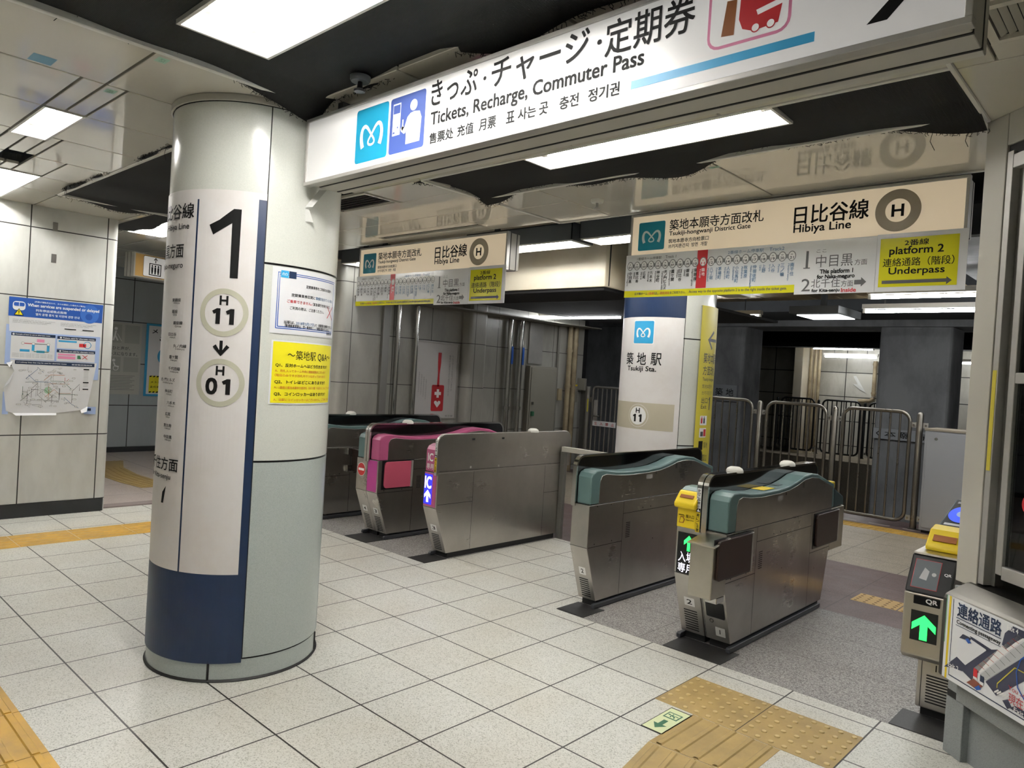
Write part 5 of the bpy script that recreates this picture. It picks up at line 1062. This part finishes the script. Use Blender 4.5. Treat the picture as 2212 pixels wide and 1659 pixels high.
# ---------------------------------------------------------------- platform fence
def rail_panel(t, x0, x1, y, z0, z1, n, m, r=.021, rb=.012, dx=.11):
    P = []; R_ = dx
    for cx, cz, a in ((x1-R_, z1-R_, 90), (x1-R_, z0+R_, 0), (x0+R_, z0+R_, -90), (x0+R_, z1-R_, -180)):
        for k in range(6): g_ = math.radians(a-18*k); P.append((cx+R_*math.cos(g_), y, cz+R_*math.sin(g_)))
    fr = MB().tube(P, r, m, 10, closed=True).build('railing_frame', t, smooth=True)
    for k in range(n):
        x = x0+(x1-x0)*(k+1)/(n+1); e = .0 if R_ < min(x-x0, x1-x) else .02
        MB().tube([(x, y, z0+e), (x, y, z1-e)], rb, m, 8).build('bar', fr, smooth=True)
    return fr
def rail_post(t, x, y, h, m, r=.035, name='post'):
    b = MB(); b.lathe((x, y), [(r+.02, 0), (r+.02, .008), (r, .012), (r, h-r), (r*.8, h-r*.4), (r*.4, h-.004), (.0001, h)], m, 16); p = b.build(name, t, smooth=True)
    for z in (1.17, .12):
        for sg in (-1, 1):
            MB().box((x+sg*r*.9, y-.006, z-.03), (x+sg*.085, y+.006, z+.03), 'alu').build('bracket', p, bevel=.002)
            MB().lathe((x+sg*.062, y-.008), [(.0001, z-.010), (.010, z-.010), (.010, z+.010), (.0001, z+.010)], 'chrome', 8).build('bolt', p)
FX = [.75, -.175, -1.12, -2.06, -3.0]
t = thing('platform_fence', 'stainless steel fence of rounded barred sections along the near platform edge', 'fence', (-1.1, 7.2, 0))
for x in FX: rail_post(t, x, 7.2, 1.32, 'tube')
for k in range(4): rail_panel(t, FX[k+1]+.10, FX[k]-.10, 7.2, .07, 1.31, 6, 'tube')
t = thing('staff_gate', 'barred staff gate with lever handle and red lettered plate, left of the second pillar', 'gate', (-3.45, 7.2, 0)); rail_panel(t, -3.80, -3.12, 7.2, .07, 1.34, 7, 'alud', .02, .012, .06)

for z in (.3, 1.1): MB().box((-3.855, 7.185, z), (-3.815, 7.215, z+.08), 'alud').build('hinge', t)
MB().box((-3.76, 7.17, .80), (-3.69, 7.19, 1.14), 'alu').build('lock_plate', t, bevel=.003); MB().tube([(-3.725, 7.17, .90), (-3.725, 7.13, .90), (-3.60, 7.13, .895)], .012, 'chrome', 8).build('lever', t)
b = MB().box((-3.76, 7.165, .745), (-3.33, 7.172, .825), 'paper').build('warning_plate', t)
g = G(plane((0, 7.164, 0), (1, 0, 0), (0, 0, 1), (0, -1, 0)), .001)
for k, ch in enumerate('立入禁止'): g.text(ch, -3.725+.105*k, .762, -3.67+.105*k, .808, 'red', .01, 1)
g.build('warning_text', b)
t = thing('gate_post', 'dark post with a yellow strip left of the staff gate', 'post', (-3.90, 7.2, 0)); MB().tube([(-3.90, 7.2, 0), (-3.90, 7.2, 1.34)], .045, 'alud', 16).build('shaft', t, smooth=True); MB().box((-3.875, 7.152, .95), (-3.855, 7.158, 1.15), 'yel2').build('yellow_strip', t)
tag(MB().box((-4.16, 7.345, 0), (-3.98, 7.385, 1.34), 'alud').build('end_panel', bevel=.005), 'dark steel end panel between back wall and staff gate', 'panel')
# pale locker
t = thing('locker', 'pale grey locker with beige top beside the platform fence', 'locker', (1.25, 7.35, 0))
MB().box((.84, 7.06, .03), (1.75, 7.55, 1.125), 'cabw').build('body', t, bevel=.004); MB().box((.835, 7.05, 1.125), (1.76, 7.56, 1.15), 'cabt').build('top', t, bevel=.004); MB().box((.865, 7.052, .06), (1.72, 7.062, 1.11), 'cabw').build('door', t, bevel=.002); MB().box((.86, 7.08, 0), (1.73, 7.53, .03), 'dark').build('plinth', t)
MB().tube([(.955, 7.052, 1.04), (.955, 7.046, 1.04)], .016, 'chrome', 12).build('lock', t)
# opposite platform
t = thing('platform_fence', 'dark barred fence across the tracks on the opposite platform', 'fence', (-3.0, 15.9, 0))
for x in (-4.55, -3.55, -2.5, -1.5): rail_post(t, x, 15.9, 1.30, 'blk', .03)
for x0, x1 in ((-4.45, -3.65), (-3.45, -2.6), (-2.4, -1.6)): rail_panel(t, x0, x1, 15.9, .05, 1.30, 7, 'blk', .022, .014)
vpipe('pale drain pipe with elbow on the opposite platform wall', -2.62, 16.84, 1.45, 2.3, .045, 'pipe', bands=(1.5, 2.2))
tag(MB().tube([(-2.62, 16.84, 1.415), (-2.64, 16.83, 1.38), (-2.70, 16.82, 1.34), (-2.95, 16.82, 1.32)], .045, 'pipe', 10).build('pipe_elbow', smooth=True), 'elbow at the foot of the pale drain pipe across the tracks', 'pipe')
for k, x in enumerate((-3.94, -3.84, -3.74)): vpipe(['leftmost rusty pipe at the end of the opposite platform', 'middle rusty pipe at the end of the opposite platform', 'right rusty pipe at the end of the opposite platform'][k], x, 16.3, 0, 2.62, .04, 'pipe')
tag(MB().poly([(-3.12, 16.88, 1.92), (-3.05, 16.87, 1.93), (-2.86, 16.87, 1.62), (-2.80, 16.88, 1.52), (-2.95, 16.87, 1.60), (-3.13, 16.88, 1.74), (-3.0, 16.86, 1.72)], 'tape').build('tape_remnant'), 'white torn tape stuck on the opposite platform wall', 'tape')
# station name boards between the tracks
t = thing('station_board', 'dim grey station name board on the concrete column beside the yellow board', 'sign', (-3.0, 9.96, 1.22)); MB().box((-3.6, 9.95, 1.22), (-2.78, 10, 1.50), mat('grey board', '7a7d80', .6)).build('board', t)
g = G(plane((0, 9.949, 0), (1, 0, 0), (0, 0, 1), (0, -1, 0)), .002); g.text('築', -3.18, 1.31, -3.04, 1.44, 'ink', .01, 1).text('地', -2.98, 1.31, -2.84, 1.44, 'ink', .01, 1).text('11', -3.34, 1.32, -3.26, 1.40, 'white', .02, 1); g.build('lettering', t)
t = thing('station_board', 'white strip board with arrows on the concrete column behind the rightmost fence panel', 'sign', (-.1, 9.9, .83)); MB().box((-.54, 9.945, .83), (.36, 9.998, .99), mat('pale board', '8d9093', .6)).build('board', t)
g = G(plane((0, 9.944, 0), (1, 0, 0), (0, 0, 1), (0, -1, 0)), .002); g.text('〈 本 願 寺 〉', -.5, .86, .32, .96, 'ink', .01, 1); g.build('lettering', t)
# ---------------------------------------------------------------- staff booth at the right: wall, window, counter
P0 = Vector((2.265, 1.625, 0)); DS = Vector((.748, -.67, 0)).normalized(); OUT = Vector((-.67, -.748, 0)).normalized()
def bx(b, s0, s1, o0, o1, z0, z1, m): return b.obox(P0+DS*s0+OUT*o0+Vector((0, 0, z0)), DS*(s1-s0), OUT*(o1-o0), (0, 0, z1-z0), m)
struct(bx(MB(), 0, .118, -.05, 0, .72, H, 'aluw').build('wall_booth_post', bevel=.004))
struct(bx(MB(), .118, 2.2, -.05, -.002, 2.50, H, 'aluw').build('wall_booth_header', bevel=.003))
struct(bx(MB(), 0, .05, -2.0, -.05, 0, H, 'aluw').build('wall_booth_side'))
struct(bx(MB(), .118, 2.2, -.06, -.012, 2.455, 2.50, 'seam').build('trim_3'))
b = bx(MB(), .118, .128, -.06, -.01, .74, 2.47, 'seam'); struct(b.build('trim_4'))
b = bx(MB(), .128, .158, -.06, .002, .745, 2.47, 'alu'); bx(b, .128, 2.2, -.06, .0, 2.40, 2.455, 'alu'); struct(b.build('window_frame', bevel=.002))
struct(bx(MB(), .158, .178, -.07, -.03, .745, 2.40, 'alud').build('window_track', bevel=.002))
t = thing('booth_window', 'sliding aluminium booth window with dark glass at the right picture edge', 'window', tuple(P0+DS*.6+Vector((0, 0, .78))))
b = bx(MB(), .190, .222, -.05, -.018, .80, 2.40, 'alu'); bx(b, .222, 1.0, -.05, -.018, .785, .838, 'alu'); bx(b, .222, 1.0, -.05, -.018, 1.55, 1.592, 'alu'); bx(b, .222, 1.0, -.05, -.018, 2.37, 2.40, 'alu'); bx(b, .97, 1.0, -.05, -.018, .838, 2.37, 'alu'); b.build('sash', t, bevel=.003)
bx(MB(), .222, .97, -.036, -.032, .838, 1.55, 'glass').build('pane', t); bx(MB(), .222, .97, -.036, -.032, 1.592, 2.37, 'glass').build('pane', t)
fr = plane(P0+OUT*-.031, DS, (0, 0, 1), OUT)
g = G(fr, .0006); g.ring(.325, 1.095, .030, .040, 'red', 1).rect(.292, 1.088, .358, 1.102, 'red', 1); g.build('no_entry_sticker', t)
tag(bx(MB(), .132, .152, .0025, .0035, 1.20, 1.60, 'yel2').build('yellow_strip'), 'worn yellow adhesive strip on the aluminium jamb of the booth window', 'tape')
# room behind the glass
b = MB(); bx(b, .06, 2.4, -2.0, -1.95, 0, H, 'room'); bx(b, 2.35, 2.4, -1.95, -.06, 0, H, 'room'); bx(b, .06, 2.35, -1.95, -.06, 2.50, 2.52, 'room'); struct(b.build('wall_booth_inside'))
t = thing('desk', 'desk behind the booth glass', 'desk', tuple(P0+DS*1-OUT*.5)); bx(MB(), .2, 2.2, -.75, -.15, .70, .735, 'wood').build('desk_top', t); bx(MB(), .25, 2.1, -.72, -.68, 0, .70, 'room').build('desk_panel', t)
t = thing('monitor', 'monitor standing on the desk behind the booth glass', 'monitor', tuple(P0+DS*.6-OUT*.5+Vector((0, 0, .735)))); bx(MB(), .42, .80, -.50, -.46, .86, 1.16, 'blk').build('screen', t, bevel=.006); bx(MB(), .58, .64, -.50, -.46, .745, .86, 'blk').build('stand', t); bx(MB(), .52, .70, -.56, -.40, .735, .745, 'blk').build('foot', t)
tag(bx(MB(), .28, .50, -1.9, -1.7, .735, 1.45, 'cabw').build('shelf_box', bevel=.005), 'pale cupboard deep inside the booth', 'cupboard')
tag(bx(MB(), .24, .9, -1.94, -1.93, 1.65, 2.1, 'paper').build('wall_notice'), 'paper notice on the inner booth wall', 'notice')
# counter
t = thing('counter', 'stainless steel counter below the booth window', 'counter', tuple(P0+DS*1.1+Vector((0, 0, .26))))
b = MB(); prof = [(-.05, .745), (.015, .735), (.085, .700), (.105, .688), (.112, .672), (.112, .36), (-.05, .33)]
def sprism(b, prof, s0, s1, m):
    n = len(b.v); k = len(prof); i = b.mi(m)
    for s in (s0, s1): b.v += [tuple(P0+DS*s+OUT*p[0]+Vector((0, 0, p[1]))) for p in prof]
    b.f.append(tuple(n+j for j in range(k))); b.f.append(tuple(n+k+j for j in range(k))[::-1]); b.m += [i, i]
    for j in range(k): b.f.append((n+j, n+(j+1) % k, n+k+(j+1) % k, n+k+j)); b.m.append(i)
    return b
sprism(b, prof, .085, 2.2, 'ctop').build('counter_top', t, bevel=.006, seg=3)
bx(MB(), .115, 2.2, -.05, .05, .262, .335, 'pgran').build('apron', t, bevel=.004)
bx(MB(), .0, 2.2, -.05, .0, .235, .265, 'seam').build('joint', t)
b = bx(MB(), 0, .098, -.05, .0, .262, .70, 'pgran'); struct(b.build('booth_base_upper', bevel=.003))
b = bx(MB(), -.005, .098, -.06, .0, .0, .240, 'pgran'); bx(b, .098, 2.2, -.06, -.03, 0, .240, 'pgran'); struct(b.build('booth_base', bevel=.003))
# passage map sheet on the counter front
g = G(plane(P0+OUT*.1135, DS, (0, 0, 1), OUT), .0006)
g.rect(.112, .362, .95, .690, 'paper', 1).rect(.128, .362, .139, .690, 'ybin', 2).rect(.113, .50, .117, .690, mat('thin green edge print', '6fae86', .5), 2).rect(.150, .382, .153, .684, 'navy', 2).rect(.150, .380, .95, .384, 'navy', 2)
g.text('連絡通路', .176, .624, .404, .681, 'navy', .022, 3).rect(.172, .6165, .405, .6195, 'navy', 3).text('Connecting passageway', .176, .591, .404, .611, 'ink', .02, 3).rect(.172, .588, .405, .590, 'navy', 3)
nv = mat('slate map print', '3a3d52', .45)
g.poly([(.196, .545), (.214, .566), (.262, .566), (.250, .552)], nv, 3).poly([(.250, .572), (.268, .572), (.372, .562), (.345, .545), (.335, .553), (.262, .562)], nv, 3).poly([(.228, .552), (.244, .560), (.262, .548), (.246, .541)], 'blue', 4)
g.poly([(.345, .556), (.395, .575), (.275, .412), (.225, .426), (.236, .452)], nv, 3).poly([(.123, .402), (.190, .468), (.244, .452), (.224, .424), (.175, .418)], nv, 3)
g.poly([(.284, .463), (.315, .454), (.509, .656), (.477, .660)], 'white', 3).poly([(.318, .452), (.345, .440), (.56, .640), (.515, .655)], 'grey2', 3)
for k in range(9):
    q = k/9; x0, z0 = .284+.193*q, .463+.197*q; g.stroke([(x0, z0), (x0+.031, z0-.007)], .0016, 'red', 4); x0, z0 = .318+.197*q, .452+.203*q; g.stroke([(x0, z0), (x0+.027, z0-.010)], .0016, 'inkg', 4)
g.rect(.283, .428, .303, .462, 'red', 4).rect(.284, .424, .303, .432, 'white', 5).rect(.318, .420, .338, .450, 'navy', 4).rect(.318, .416, .338, .427, 'white', 5)
g.poly([(.25, .393), (.285, .422), (.335, .414), (.306, .388)], mat('rust map print', '8a4f3d', .45), 3).poly([(.292, .392), (.316, .410), (.327, .398), (.305, .386)], 'blue', 4)
g.poly([(.345, .436), (.40, .408), (.62, .60), (.62, .655), (.575, .655)], nv, 3)
g.stroke([(.403, .438), (.403, .454), (.477, .542), (.52, .541), (.60, .50)], .004, 'yel2', 5)
for k in range(5): g.stroke([(.393+.012*k, .418), (.412+.012*k, .434)], .006, 'white', 6)
g.stroke([(.54, .62), (.50, .58), (.485, .53), (.495, .48), (.54, .44)], .005, 'blue', 6)
g.poly([(.42, .645), (.455, .682), (.56, .682), (.50, .655), (.47, .63), (.43, .59), (.41, .60)], nv, 3).text('Exit 4', .43, .662, .482, .680, 'white', .015, 6)
g.text('Exit 2', .147, .414, .205, .434, 'white', .015, 6).poly([(.43, .405), (.455, .42), (.475, .40), (.455, .385)], nv, 3)
g.text('You are here', .455, .456, .60, .472, 'red', .0, 6).text('現在地', .458, .412, .56, .448, 'red', .0, 6)
g.poly([(.462, .394), (.49, .412), (.56, .412), (.56, .388)], nv, 3).text('Exit 3', .486, .391, .55, .408, 'white', .015, 6)
tag(g.build('map_sheet'), 'connecting passageway map sheet taped on the counter front', 'notice')
